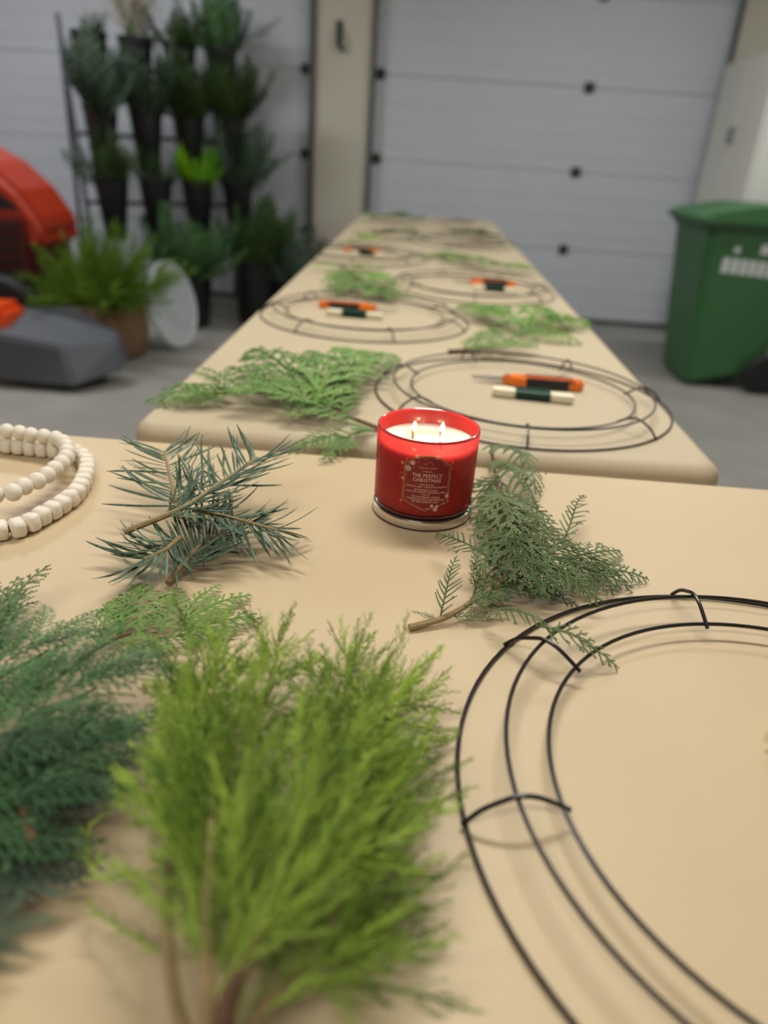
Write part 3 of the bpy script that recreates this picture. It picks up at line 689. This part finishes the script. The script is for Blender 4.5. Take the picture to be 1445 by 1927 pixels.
for lb, r, paths in STEMS:
    root = None
    for k, st in enumerate(paths):
        sp = smooth_path(px_stem(st), 10); n = len(sp); rr = r if k == 0 else r*0.6
        if root is None: root = thing('cypress_branch', (sp[0].x, sp[0].y, T), lb, 'cypress branch', 'lime cypress branches of one bunch')
        MB().tube(sp, [rr*(1-0.7*i/(n-1)) for i in range(n)], 8).build('stem' if k == 0 else 'side_stem', M_BARK_LT if r < 0.0034 else M_BARK, root, True)
        # twigs leave the stem alternately, longer low down and short at the tip
        pts = resample(sp, 0.0076); m = len(pts); az = rnd.uniform(0, 6)
        for i, q in enumerate(pts):
            t = i/(m-1)
            if t < (0.34 if 'heap side' in lb else 0.10 if k == 0 else 0.06): continue
            d = (pts[min(i+1, m-1)] - pts[max(i-1, 0)]).normalized(); o = d.orthogonal().normalized()
            for rep in range(2):
                az += 2.4 + rnd.uniform(-0.5, 0.5); sv = Matrix.Rotation(az, 3, d) @ o
                a = math.radians(rnd.uniform(16, 50)); L = rnd.uniform(0.046, 0.086)*(1.12-0.42*t)*(0.72 if 'heap side' in lb else 1)
                tip = q + (d*math.cos(a) + sv*math.sin(a))*L
                if tip.z < T+0.005: tip.z = T+0.005+rnd.uniform(0, 0.006)
                put('plume', rnd.choice(PLUMES), root, axes_matrix(q, tip, V((rnd.uniform(-1, 1), rnd.uniform(-1, 1), rnd.uniform(-1, 1))), rnd.uniform(0.8, 1.25)))
        d = (sp[-1]-sp[-4]).normalized(); put('plume', rnd.choice(PLUMES), root, axes_matrix(sp[-4], sp[-1]+d*0.035, UP, 1.0))
    roots.append((root, sp))
# stray twigs at the edges of the bunch
for (bx, by, bz, tx, ty, tz, k, ri) in ((775, 1300, .02, 866, 1304, .02, 0, 4), (760, 1330, .02, 852, 1250, .03, 1, 4), (790, 1400, .02, 826, 1330, .016, 2, 4), (740, 1530, .02, 834, 1470, .01, 3, 4), (720, 1600, .02, 800, 1655, .006, 4, 4),
        (640, 1240, .03, 710, 1182, .02, 1, 2), (690, 1800, .012, 745, 1830, .004, 2, 4), (600, 1880, .010, 700, 1890, .004, 3, 4), (640, 1720, .02, 755, 1715, .008, 0, 4)):
    put('plume', PLUMES[k], roots[ri][0], axes_matrix(at(bx, by, bz), at(tx, ty, tz), UP, 0.8))
for l in ([(300, 1790, .03), (225, 1745, .02), (160, 1700, .012)], [(285, 1690, .04), (250, 1640, .03), (195, 1655, .02), (163, 1610, .02), (172, 1545, .02)], [(268, 1560, .045), (232, 1510, .04), (205, 1520, .036)]):
    s = smooth_path(px_stem(l), 6)
    mb = MB(); ribbon(mb, s, 0.0024, 0.0024, UP, spiky=0.3)
    for i in range(1, len(s)-1, 2):
        dd = (s[i+1]-s[i]).normalized(); sv = UP.cross(dd)*(1 if i % 4 == 1 else -1); ribbon(mb, [s[i], s[i]+dd*0.003+sv*0.003, s[i]+dd*0.007+sv*0.005], 0.0018, 0.0018, UP)
    mb.build('curled_twig', M_LIME, roots[0][0])

# ------------------------------------------------------------------ cedar along the long table
def far_branch(label, st, n, L, seed, m, meshes=None, ang=48, r=0.0025, extra=()):
    s = px_stem(st); return cedar(label, s, r, auto_fronds(s, seed, n, L, meshes or (FR_FAN+FR_SLIM), ang, (-0.004, 0.02), 1.0) + list(extra), m)
far_branch('spreading green cedar branch on the long table corner behind the fir pile', [(712, 806, .004), (640, 778, .010), (585, 758, .016), (520, 742, .018), (440, 738, .016), (390, 742, .012)], 16, 0.11, 81, M_CEDAR_LT, None, 46, 0.003,
   [fr(600, 765, .014, 655, 655, .030, FAN[0], .8), fr(590, 760, .014, 590, 660, .030, FAN[1], .8), fr(615, 720, .02, 752, 672, .010, SLIM[0], 1.1), fr(570, 750, .015, 480, 655, .030, FAN[2], .8), fr(540, 745, .016, 430, 690, .03, FAN[3], .8), fr(450, 745, .012, 296, 762, .004, SLIM[1], .9), fr(430, 735, .012, 300, 735, .006, SLIM[2], .9), fr(620, 770, .012, 640, 700, .02, FAN[1], .9)])
far_branch('small cedar sprig over the paper edge just beside the candle', [(712, 812, .004), (680, 812, .006), (640, 826, .006)], 7, 0.045, 82, M_CEDAR_LT, FR_SLIM, 45, 0.0018, [fr(650, 822, .006, 538, 846, .004, SLIM[0], 1.2), fr(660, 822, .006, 612, 868, .006, SLIM[2], 1.2)])
far_branch('green cedar branch with a dark bare stem by the long table edge', [(843, 661, .006), (900, 656, .010), (955, 642, .014), (990, 615, .018), (1040, 605, .016)], 15, 0.10, 83, M_CEDAR_LT, None, 50, 0.0035,
   [fr(985, 620, .016, 868, 575, .010, SLIM[0], 1.2), fr(960, 610, .018, 905, 578, .014, FAN[0], .7), fr(1010, 612, .016, 1112, 608, .006, FAN[1], .8), fr(990, 625, .014, 1095, 648, .004, FAN[2], .8), fr(990, 610, .02, 1035, 582, .02, FAN[3], .8)])
far_branch('green cedar branch between the second and fourth wire frames', [(640, 500, .004), (665, 515, .014), (690, 535, .02), (710, 548, .018)], 20, 0.12, 84, M_CEDAR_LT, None, 60, 0.003, [fr(690, 540, .02, 775, 562, .004, SLIM[0], 1.2), fr(660, 520, .02, 632, 553, .01, FAN[0], .8)])
far_branch('green cedar branch pointing to the table edge beyond the third frame', [(790, 478, .004), (840, 484, .012), (900, 494, .020), (960, 504, .016)], 14, 0.13, 85, M_CEDAR_LT, None, 40, 0.003)
far_branch('dark cedar clump near the far end of the table, post side', [(700, 440, .01), (735, 438, .03), (765, 436, .02)], 12, 0.11, 86, M_DARKLEAF, None, 60)
far_branch('green cedar clump at the far end of the table, post side', [(700, 409, .01), (735, 408, .03), (780, 411, .02)], 12, 0.14, 87, M_CEDAR_DK, None, 55)
far_branch('yellow-green cypress tips near the far end of the table', [(655, 455, .01), (680, 450, .03), (700, 446, .03)], 8, 0.09, 88, M_LIME, None, 60)
far_branch('dark cedar clump near the far end of the table, bin side', [(850, 436, .01), (885, 440, .03), (920, 444, .02)], 12, 0.12, 89, M_DARKLEAF, None, 55)
M_REDLEAF = leaf_mat('reddish_leaf', rgb(92, 52, 48), rgb(136, 92, 80))
far_branch('reddish brown dried twigs at the far end of the table', [(830, 418, .01), (850, 417, .03), (875, 420, .02)], 8, 0.10, 90, M_REDLEAF, None, 60)
far_branch('sparse brown twig lying before the dark clump, bin side', [(835, 462, .004), (880, 464, .01), (915, 466, .01)], 6, 0.07, 91, M_REDLEAF, FR_SLIM, 40)

# ------------------------------------------------------------------ snips and wire paddles
def local(c, a, z=0):
    M = Matrix.Rotation(a, 4, 'Z'); M.translation = V((c[0], c[1], T+z)); return M
def snips(c, a, label):
    M = local(c, a); t = thing('pruning_snips', (c[0], c[1], T), label, 'snips')
    for s in (1, -1):
        bl = [(-0.062, 0.001*s), (-0.115, 0.0025*s), (-0.095, 0.006*s), (-0.062, 0.0085*s)]
        MB().prism(bl, 2, 0.0075 if s > 0 else 0.0055, 0.0095 if s > 0 else 0.0075).xf(M).build('blade', M_BLADE, t)
        hd = [(-0.066, 0.002*s), (-0.048, 0.014*s), (-0.028, 0.0165*s), (0.03, 0.0165*s), (0.062, 0.013*s), (0.070, 0.007*s), (0.066, 0.003*s), (0.05, 0.004*s), (-0.02, 0.0045*s), (-0.045, -0.001*s)]
        h = MB().prism(hd, 2, 0.001, 0.015).xf(M).build('handle', M_ORANGE, t, bevel=0.002)
        gr = [(-0.028, 0.0075*s), (0.050, 0.0070*s), (0.056, 0.0130*s), (0.03, 0.0172*s), (-0.028, 0.0172*s)]
        MB().prism(gr, 2, 0.0006, 0.0158).xf(M).build('grip', M_BLACK, t, bevel=0.002)
    MB().tube([(-0.056, 0, 0.0045), (-0.056, 0, 0.0165)], 0.004, 12).xf(M).build('pivot_bolt', M_BLADE, t)
    return t
def paddle(c, a, label, lenn=0.125):
    M = local(c, a); t = thing('wire_paddle', (c[0], c[1], T), label, 'floral wire'); h = lenn/2
    st = [(-h, -0.010), (-h+0.012, -0.0125), (-h+0.030, -0.0125), (-h+0.036, -0.009), (h-0.036, -0.009), (h-0.030, -0.0115), (h-0.008, -0.0115), (h, -0.009),
          (h, 0.009), (h-0.008, 0.0115), (h-0.030, 0.0115), (h-0.036, 0.009), (-h+0.036, 0.009), (-h+0.030, 0.0125), (-h+0.012, 0.0125), (-h, 0.010)]
    MB().prism(st, 2, 0.002, 0.0125).xf(M).build('stick', M_CREAMWOOD, t, bevel=0.0012)
    pts = []; N = 26
    for i in range(N*12+1):
        q = 2*PI*i/12; x = -h+0.036 + (2*h-0.072)*i/(N*12)
        cy, cz = math.cos(q), math.sin(q); e = (abs(cy)**6+abs(cz)**6)**(-1/6)
        pts.append((x, 0.0118*cy*e, 0.0085+0.0070*cz*e))
    MB().tube(pts, 0.0012, 5).xf(M).build('wire_coil', M_GREENWIRE, t, True)
    MB().box((-h+0.037, -0.0112, 0.0018), (h-0.037, 0.0112, 0.0152)).xf(M).build('wire_layer', M_GREENWIRE, t, bevel=0.003)
    return t
p = at(1017, 728); snips((p.x, p.y), math.radians(-2), 'orange and black pruning snips inside the frame behind the candle')
p = at(1001, 751); paddle((p.x, p.y), math.radians(-6), 'cream paddle of green floral wire beside the snips behind the candle')
p = at(656, 583); snips((p.x, p.y), math.radians(178), 'orange pruning snips inside the second wire frame')
p = at(667, 597); paddle((p.x, p.y), math.radians(-4), 'cream paddle of green floral wire inside the second wire frame')
p = at(925, 538); snips((p.x, p.y), math.radians(-5), 'orange pruning snips inside the third wire frame')
p = at(930, 548); paddle((p.x, p.y), math.radians(-5), 'paddle of floral wire beside the snips in the third wire frame')
p = at(683, 476); snips((p.x, p.y), math.radians(170), 'orange pruning snips inside the fourth wire frame')
p = at(690, 481); paddle((p.x, p.y), math.radians(-3), 'paddle of floral wire inside the fourth wire frame')
# tip of a pale wooden stick at the right of the big frame
p = at(1440, 1388, .008)
st = MB().tube([(p.x+0.001, p.y, T+0.010), (p.x+0.03, p.y+0.002, T+0.008), (p.x+0.09, p.y+0.01, T+0.0065)], [0.003, 0.006, 0.006], 10)
tag(st.build('wooden_stick', M_CREAMWOOD, None, True), 'pale wooden stick with a tapered end inside the large wire frame', 'stick')

# ------------------------------------------------------------------ green wheelie bin
M_BIN = mat('green_plastic', rgb(58, 106, 62), 0.5, vary=0.06, scale=4, bump=0.03, bscale=80)
M_BIN_DK = mat('dark_green_plastic', rgb(42, 80, 48), 0.5)
M_WHITE = mat('white_print', rgb(208, 214, 212), 0.6)
M_TYRE = mat('black_rubber', rgb(24, 24, 24), 0.7)
def wheelie_bin(x0, x1, y0, y1, h, mb_, ml, label, prints=True):
    t = thing('wheelie_bin', ((x0+x1)/2, (y0+y1)/2, 0), label, 'bin'); i = 0.085
    body = MB().add([(x0+i, y0+0.06, 0.0), (x1-i, y0+0.06, 0.10), (x1-i, y1-0.06, 0.10), (x0+i, y1-0.06, 0.0), (x0, y0, h-0.09), (x1-0.04, y0, h-0.09), (x1-0.04, y1, h-0.09), (x0, y1, h-0.09)],
                    [(3,2,1,0),(4,5,6,7),(0,1,5,4),(1,2,6,5),(2,3,7,6),(3,0,4,7)])
    b = body.build('body', mb_, t, bevel=0.03, seg=3)
    MB().box((x0-0.015, y0-0.015, h-0.13), (x1-0.02, y1+0.015, h-0.085)).build('rim', ml, t, bevel=0.01)
    ld = MB().prism([(x0-0.05, h-0.10), (x0-0.055, h-0.075), (x0+0.02, h-0.045), (x0+0.22, h-0.005), (x1-0.12, h), (x1, h-0.03), (x1+0.01, h-0.08), (x1-0.05, h-0.09)], 1, y0-0.03, y1+0.03)
    ld.build('lid', mb_, t, bevel=0.012)
    MB().tube([(x1+0.03, y0+0.06, h-0.07), (x1+0.03, y1-0.06, h-0.07)], 0.015, 10).build('handle', ml, t, True)
    for yy in (y0-0.015, y1-0.035):
        w_ = MB().lathe([(0.03, 0), (0.095, 0.0), (0.105, 0.010), (0.105, 0.040), (0.095, 0.05), (0.03, 0.05)], 28)
        w_.xf(Matrix.Translation((x1-0.10, yy+0.05, 0.105)) @ Matrix.Rotation(PI/2, 4, 'X')).build('wheel', M_TYRE, t, True)
    MB().tube([(x1-0.10, y0, 0.105), (x1-0.10, y1, 0.105)], 0.012, 8).build('axle', M_STEEL, t)
    if prints:
        def yp(z): return y0 + 0.06*(1-(z-0.06)/(h-0.15)) - 0.003
        def plate(x, z, w_, hh, nm): MB().add([(x, yp(z), z), (x+w_, yp(z), z), (x+w_, yp(z+hh), z+hh), (x, yp(z+hh), z+hh), (x, yp(z)+0.002, z), (x+w_, yp(z)+0.002, z), (x+w_, yp(z+hh)+0.002, z+hh), (x, yp(z+hh)+0.002, z+hh)], [(0,1,2,3),(7,6,5,4),(0,4,5,1),(1,5,6,2),(2,6,7,3),(3,7,4,0)]).build(nm, M_WHITE, b)
        for k in range(6): plate(x0+0.11+k*0.046, 0.615-0.002*k, 0.036, 0.075, 'printed_mark')
        plate(x0+0.15, 0.715, 0.03, 0.03, 'printed_mark'); plate(x0+0.28, 0.715, 0.055, 0.05, 'printed_mark')
    return t
wheelie_bin(1.43, 2.0, 3.97, 4.53, 0.94, M_BIN, M_BIN_DK, 'green wheeled bin with white print standing by the garage door')
bl = thing('storage_tub', (2.18, 3.98, 0), 'black plastic tub beside the green bin', 'tub')
MB().add([(2.10, 3.82, 0), (2.31, 3.82, 0), (2.31, 4.2, 0), (2.10, 4.2, 0), (2.07, 3.78, 0.5), (2.33, 3.78, 0.5), (2.33, 4.24, 0.5), (2.07, 4.24, 0.5)], [(3,2,1,0),(4,5,6,7),(0,1,5,4),(1,2,6,5),(2,3,7,6),(3,0,4,7)]).build('body', M_BLACK, bl, bevel=0.02)
MB().box((2.06, 3.765, 0.49), (2.34, 4.255, 0.53)).build('lid', M_BLACK, bl, bevel=0.01)

# ------------------------------------------------------------------ white cabinet in the corner
M_CAB = mat('white_cabinet', rgb(222, 220, 212), 0.5, vary=0.03, scale=3)
cb = thing('storage_cabinet', (2.12, 5.2, 0), 'tall white storage cabinet in the corner behind the green bin', 'cabinet')
MB().box((1.865, 4.70, 0.0), (2.34, 5.54, 1.70)).build('body', M_CAB, cb, bevel=0.006)
for y0, y1 in ((4.715, 5.112), (5.122, 5.525)):
    dr = MB().box((1.845, y0, 0.08), (1.864, y1, 1.685)).build('door', M_CAB, cb, bevel=0.005)
    yk = 5.16 if y0 > 5 else 5.095
    MB().tube([(1.843, yk, 1.24), (1.83, yk, 1.245), (1.83, yk, 1.315), (1.843, yk, 1.32)], 0.006, 8).build('handle', M_STEEL, dr, True)

# ------------------------------------------------------------------ bracket on the post
br = thing('wall_hook', (-0.63, YW-0.035, 1.62), 'small dark hook with a hanging tool on the cream post', 'hook')
MB().box((-0.655, YW-0.05, 1.66), (-0.615, YW-0.0355, 1.80)).build('backplate', M_HINGE, br, bevel=0.004)
MB().tube(smooth_path([(-0.635, YW-0.045, 1.76), (-0.635, YW-0.085, 1.74), (-0.635, YW-0.095, 1.69), (-0.630, YW-0.085, 1.655), (-0.60, YW-0.06, 1.635)], 5), 0.014, 8).build('hook', M_HINGE, br, True)

# ------------------------------------------------------------------ tiered planter with cut greens
PA = math.radians(33); PO = V((-1.70, 5.12, 0)); pr = V((math.cos(PA), math.sin(PA), 0)); pn = V((math.sin(PA), -math.cos(PA), 0))
def pw(u, n, z): return PO + pr*u + pn*n + V((0, 0, z))
pl = thing('tiered_planter', PO, 'black three-tier standing planter of tall pots against the garage door', 'planter')
M_FRAME = mat('dark_frame', rgb(70, 70, 76), 0.5, 0.4)
for u in (-0.52, 0.52):
    MB().tube([pw(u, -0.10, 1.66), pw(u, 0.34, 0.0)], 0.014, 8).build('rail', M_FRAME, pl, True)
    MB().tube([pw(u, -0.08, 1.60), pw(u, -0.17, 0.0)], 0.014, 8).build('rear_leg', M_FRAME, pl, True)
TIERS = [(1.22, -0.02), (0.85, 0.10), (0.48, 0.22)]
for z, nn in TIERS:
    MB().tube([pw(-0.53, nn-0.02, z+0.20), pw(0.53, nn-0.02, z+0.20)], 0.012, 8).build('shelf_bar', M_FRAME, pl, True)
    for k in range(4):
        c = pw(-0.39+k*0.26, nn+0.085, z)
        MB().lathe([(0.055, 0.0), (0.062, 0.01), (0.098, 0.33), (0.104, 0.335), (0.104, 0.355), (0.094, 0.355), (0.09, 0.30), (0.0, 0.30)], 20, c).build('pot', M_BLACK, pl, True)
def bunch(name, c, n, L, m, meshes, seed, label, group=None, spread=0.9, cat='cuttings', lean=(0, 0, 0)):
    t = thing(name, c, label, cat, group); rnd = random.Random(seed)
    for i in range(n):
        a = rnd.uniform(0, 2*PI); e = rnd.uniform(0.05, spread); l = L*rnd.uniform(0.7, 1.15)
        d = (V((math.cos(a)*math.sin(e), math.sin(a)*math.sin(e), math.cos(e))) + V(lean)).normalized()
        b = V(c) + V((math.cos(a)*0.04, math.sin(a)*0.04, 0)); tip = b + d*l
        put('sprig', rnd.choice(meshes), t, axes_matrix(b, tip, V((math.cos(a), math.sin(a), 0.5)), 0.9), m if not isinstance(m, (list, tuple)) else rnd.choice(m))
    return t
PLANTS = [
  [(M_DARKLEAF, 4, .15, 'sparse dark cuttings in the top-tier planter pot nearest the lawn tractor'), (M_DARKLEAF, 3, .14, 'sparse dark cuttings under the dry grass in the top planter tier'), (M_DARKLEAF, 8, .22, 'bushy dark green cuttings in a top-tier planter pot'), (M_CEDAR_DK, 12, .34, 'tall deep green cuttings in the end pot of the top planter tier')],
  [(M_CEDAR_BLUE, 12, .36, 'grey-green cuttings in the middle-tier planter pot nearest the lawn tractor'), (M_CEDAR_BLUE, 12, .36, 'grey-green cuttings in the middle-tier pot second from the tractor side'), (M_DARKLEAF, 14, .36, 'dense dark green cuttings beside the grey-green ones in the middle tier'), (M_DARKLEAF, 14, .36, 'dense dark green cuttings in the middle-tier pot nearest the long table')],
  [(M_DARKLEAF, 9, .26, 'olive cuttings in the end pot of the lowest planter tier'), (M_DARKLEAF, 6, .20, 'small olive tuft in a lowest-tier planter pot'), (M_BRIGHT, 12, .22, 'vivid lime green tuft in a lowest-tier planter pot'), (M_CEDAR_BLUE, 14, .34, 'grey-green bushy cuttings in the lowest planter tier')]]
for (z, nn), row in zip(TIERS, PLANTS):
    for k, (m, n, L, lb) in enumerate(row):
        dup = [r[3] for r in row].count(lb) > 1
        bunch('cutting_bunch', pw(-0.39+k*0.26, nn+0.085, z+0.305), int(n*1.8), L*1.1, m, FR_FAN+PLUMES[:2], 200+k+int(z*100), lb, 'look-alike cuttings in the planter' if dup else None, 0.95, lean=pn*0.25)
# dried grasses standing behind the planter
bunch('grass_bunch', pw(-0.13, 0.065, 1.525), 10, 0.45, leaf_mat('dry_grass', rgb(150, 140, 112), rgb(186, 176, 150)), PLUMES, 301, 'pale dry grass standing tall in a top-tier planter pot', None, 0.35)
# buckets of greens at the planter's feet
def bucket(c, r, h, m, label, cat='bucket'):
    t = thing('bucket', c, label, cat)
    MB().lathe([(r*0.78, 0), (r*0.80, 0.01), (r*0.98, h-0.02), (r*1.04, h-0.018), (r*1.04, h), (r*0.96, h), (r*0.92, h*0.8), (0, h*0.8)], 24, c).build('pail', m, t, True)
    return t
for (c, r, h, m, n, L, lb, lb2) in (
    ((-1.42, 4.62, 0), 0.15, 0.34, M_CEDAR_DK, 34, 0.42, 'black bucket of deep green cuttings below the planter', 'deep green cedar cuttings in a black bucket below the planter'),
    ((-1.02, 4.86, 0), 0.18, 0.42, M_DARKLEAF, 34, 0.40, 'large black bucket beside the long table', 'dark olive cuttings in the large black bucket'),
    ((-0.72, 4.70, 0), 0.13, 0.30, M_CEDAR_BLUE, 20, 0.34, 'small black bucket close by the table edge', 'grey-green cuttings in the small bucket by the table')):
    bucket(c, r, h, M_BLACK, lb); bunch('cutting_bunch', (c[0], c[1], h*0.8), n, L, m, FR_FAN, int(c[1]*100), lb2, None, 1.1)

# ------------------------------------------------------------------ potted shrub and white disc
M_BURLAP = mat('burlap', rgb(128, 100, 72), 0.95, vary=0.25, scale=30, bump=0.4, bscale=150)
PC = (-1.62, 3.80, 0)
sh = thing('potted_shrub', PC, 'bright green feathery shrub in a brown burlap-wrapped pot', 'shrub')
MB().lathe([(0.0, 0), (0.17, 0), (0.20, 0.03), (0.215, 0.15), (0.20, 0.27), (0.185, 0.285), (0.17, 0.27), (0, 0.26)], 26, PC).build('pot', M_BURLAP, sh, True)
rnd = random.Random(8)
M_SHRUB = leaf_mat('shrub_leaf', rgb(64, 112, 22), rgb(128, 160, 44), 0.5, 6, 0.3)
for i in range(120):
    a = rnd.uniform(0, 2*PI); e = rnd.uniform(0.0, 1.45); l = rnd.uniform(0.22, 0.40)
    d = V((math.cos(a)*math.sin(e), math.sin(a)*math.sin(e), math.cos(e))); b = V(PC)+V((0, 0, 0.26))+V((math.cos(a), math.sin(a), 0))*0.10*rnd.random()
    tip = b + V((d.x*l*1.15, d.y*l*1.15, d.z*l+0.02))
    if tip.x < -1.88: tip = b + (tip-b)*max(0.35, (b.x+1.88)/(b.x-tip.x))
    put('plume', rnd.choice(PLUMES), sh, axes_matrix(b, tip, V((rnd.uniform(-1, 1), rnd.uniform(-1, 1), 1)), 1.2), M_SHRUB)
dn = V((0.955, -0.20, 0.22)).normalized(); dc = V((-1.345, 4.07, 0.232))
Md = dn.to_track_quat('Z', 'Y').to_matrix().to_4x4(); Md.translation = dc
dsk = MB().lathe([(0, -0.008), (0.226, -0.008), (0.233, -0.004), (0.233, 0.010), (0.222, 0.012), (0.215, 0.004), (0, 0.004)], 48).xf(Md)
tag(dsk.build('round_lid', mat('white_enamel', rgb(196, 202, 204), 0.4), None, True), 'round white lid leaning against the burlap-wrapped pot', 'lid')

# ------------------------------------------------------------------ orange lawn tractor
M_TRAC = mat('shaded_orange_paint', rgb(168, 50, 24), 0.4, coat=0.2)  # orange paint darkened, the shade on the hood is put into its colour
M_TRACDK = mat('dark_red_paint', rgb(74, 22, 20), 0.5)
M_GREYPL = mat('dark_grey_plastic', rgb(78, 82, 88), 0.5)
tx = thing('lawn_tractor', (-2.6, 3.95, 0), 'orange lawn tractor with a dark grey discharge chute beside the shrub', 'lawn tractor')
_tr0 = set(bpy.data.objects)
# the tractor points to +X, its hood sloping down to the nose
hp = [(-2.55, 0.50), (-2.55, 0.96), (-2.30, 1.02), (-2.02, 0.985), (-1.84, 0.90), (-1.70, 0.78), (-1.615, 0.66), (-1.58, 0.58), (-1.60, 0.50)]
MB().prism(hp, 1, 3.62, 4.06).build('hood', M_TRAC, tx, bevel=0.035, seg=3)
hl = MB().prism([(-2.06, 0.69), (-2.0, 0.82), (-1.88, 0.82), (-1.76, 0.74), (-1.70, 0.69)], 1, 3.606, 3.624).build('headlight_panel', M_BLACK, tx, bevel=0.006)
MB().lathe([(0, 0), (0.05, 0), (0.055, 0.012), (0.045, 0.02), (0, 0.024)], 20).xf(Matrix.Translation((-1.88, 3.607, 0.755)) @ Matrix.Rotation(PI/2, 4, 'X')).build('headlight', M_STEEL, hl, True)
gl = MB().box((-2.5, 3.60, 0.34), (-1.66, 4.08, 0.66)).build('grille', M_TRACDK, tx, bevel=0.02)
for k in range(5): MB().box((-2.45, 3.592, 0.37+k*0.055), (-1.72, 3.601, 0.395+k*0.055)).build('grille_slat', M_BLACK, gl)
MB().box((-3.35, 3.55, 0.30), (-1.75, 4.13, 0.36)).build('chassis', M_BLACK, tx, bevel=0.01)
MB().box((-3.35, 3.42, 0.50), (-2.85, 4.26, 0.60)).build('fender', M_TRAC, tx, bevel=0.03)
MB().box((-3.3, 3.62, 0.60), (-2.9, 4.06, 0.72)).build('seat', M_BLACK, tx, bevel=0.04)
MB().box((-3.34, 3.62, 0.66), (-3.24, 4.06, 1.05)).build('seat_back', M_BLACK, tx, bevel=0.04)
MB().tube([(-2.6+0.16*math.cos(a)*0.5, 3.84+0.16*math.sin(a), 1.08+0.16*math.cos(a)*0.8) for a in [2*PI*i/20 for i in range(20)]], 0.014, 8, closed=True).build('steering_wheel', M_BLACK, tx, True)
MB().tube([(-2.45, 3.84, 0.9), (-2.6, 3.84, 1.08)], 0.02, 8).build('steering_column', M_BLACK, tx)
for x, r, y0, wd in ((-1.80, 0.19, 3.46, 0.13), (-1.80, 0.19, 4.09, 0.13), (-3.08, 0.26, 3.36, 0.20), (-3.08, 0.26, 4.12, 0.20)):
    MB().lathe([(0.06, 0), (r*0.6, 0.0), (r*0.92, 0.01), (r, 0.03), (r, wd-0.03), (r*0.92, wd-0.01), (r*0.6, wd), (0.06, wd)], 28).xf(Matrix.Translation((x, y0+wd, r)) @ Matrix.Rotation(PI/2, 4, 'X')).build('wheel', M_TYRE, tx, True)
for o in set(bpy.data.objects) - _tr0:
    if o.parent is tx: o.location += V((-0.33, 0.24, 0))
M_DECK = mat('orange_deck', rgb(232, 80, 24), 0.35)
MB().prism([(-2.75, 3.32), (-2.70, 3.22), (-1.95, 3.14), (-1.83, 3.20), (-1.83, 3.42), (-2.75, 3.42)], 2, 0.05, 0.34).build('deck', M_DECK, tx, bevel=0.03)
ch = MB().add([(-1.86, 3.12, 0.03), (-1.50, 3.10, 0.03), (-1.33, 3.28, 0.08), (-1.36, 3.42, 0.10), (-1.86, 3.45, 0.05),
               (-1.86, 3.14, 0.24), (-1.56, 3.16, 0.20), (-1.37, 3.30, 0.19), (-1.40, 3.42, 0.22), (-1.62, 3.45, 0.33), (-1.86, 3.45, 0.30)],
              [(4, 3, 2, 1, 0), (0, 1, 6, 5), (1, 2, 7, 6), (2, 3, 8, 7), (3, 4, 10, 9, 8), (4, 0, 5, 10), (5, 6, 7, 8, 9, 10)])
ch.build('discharge_chute', M_GREYPL, tx, bevel=0.012)
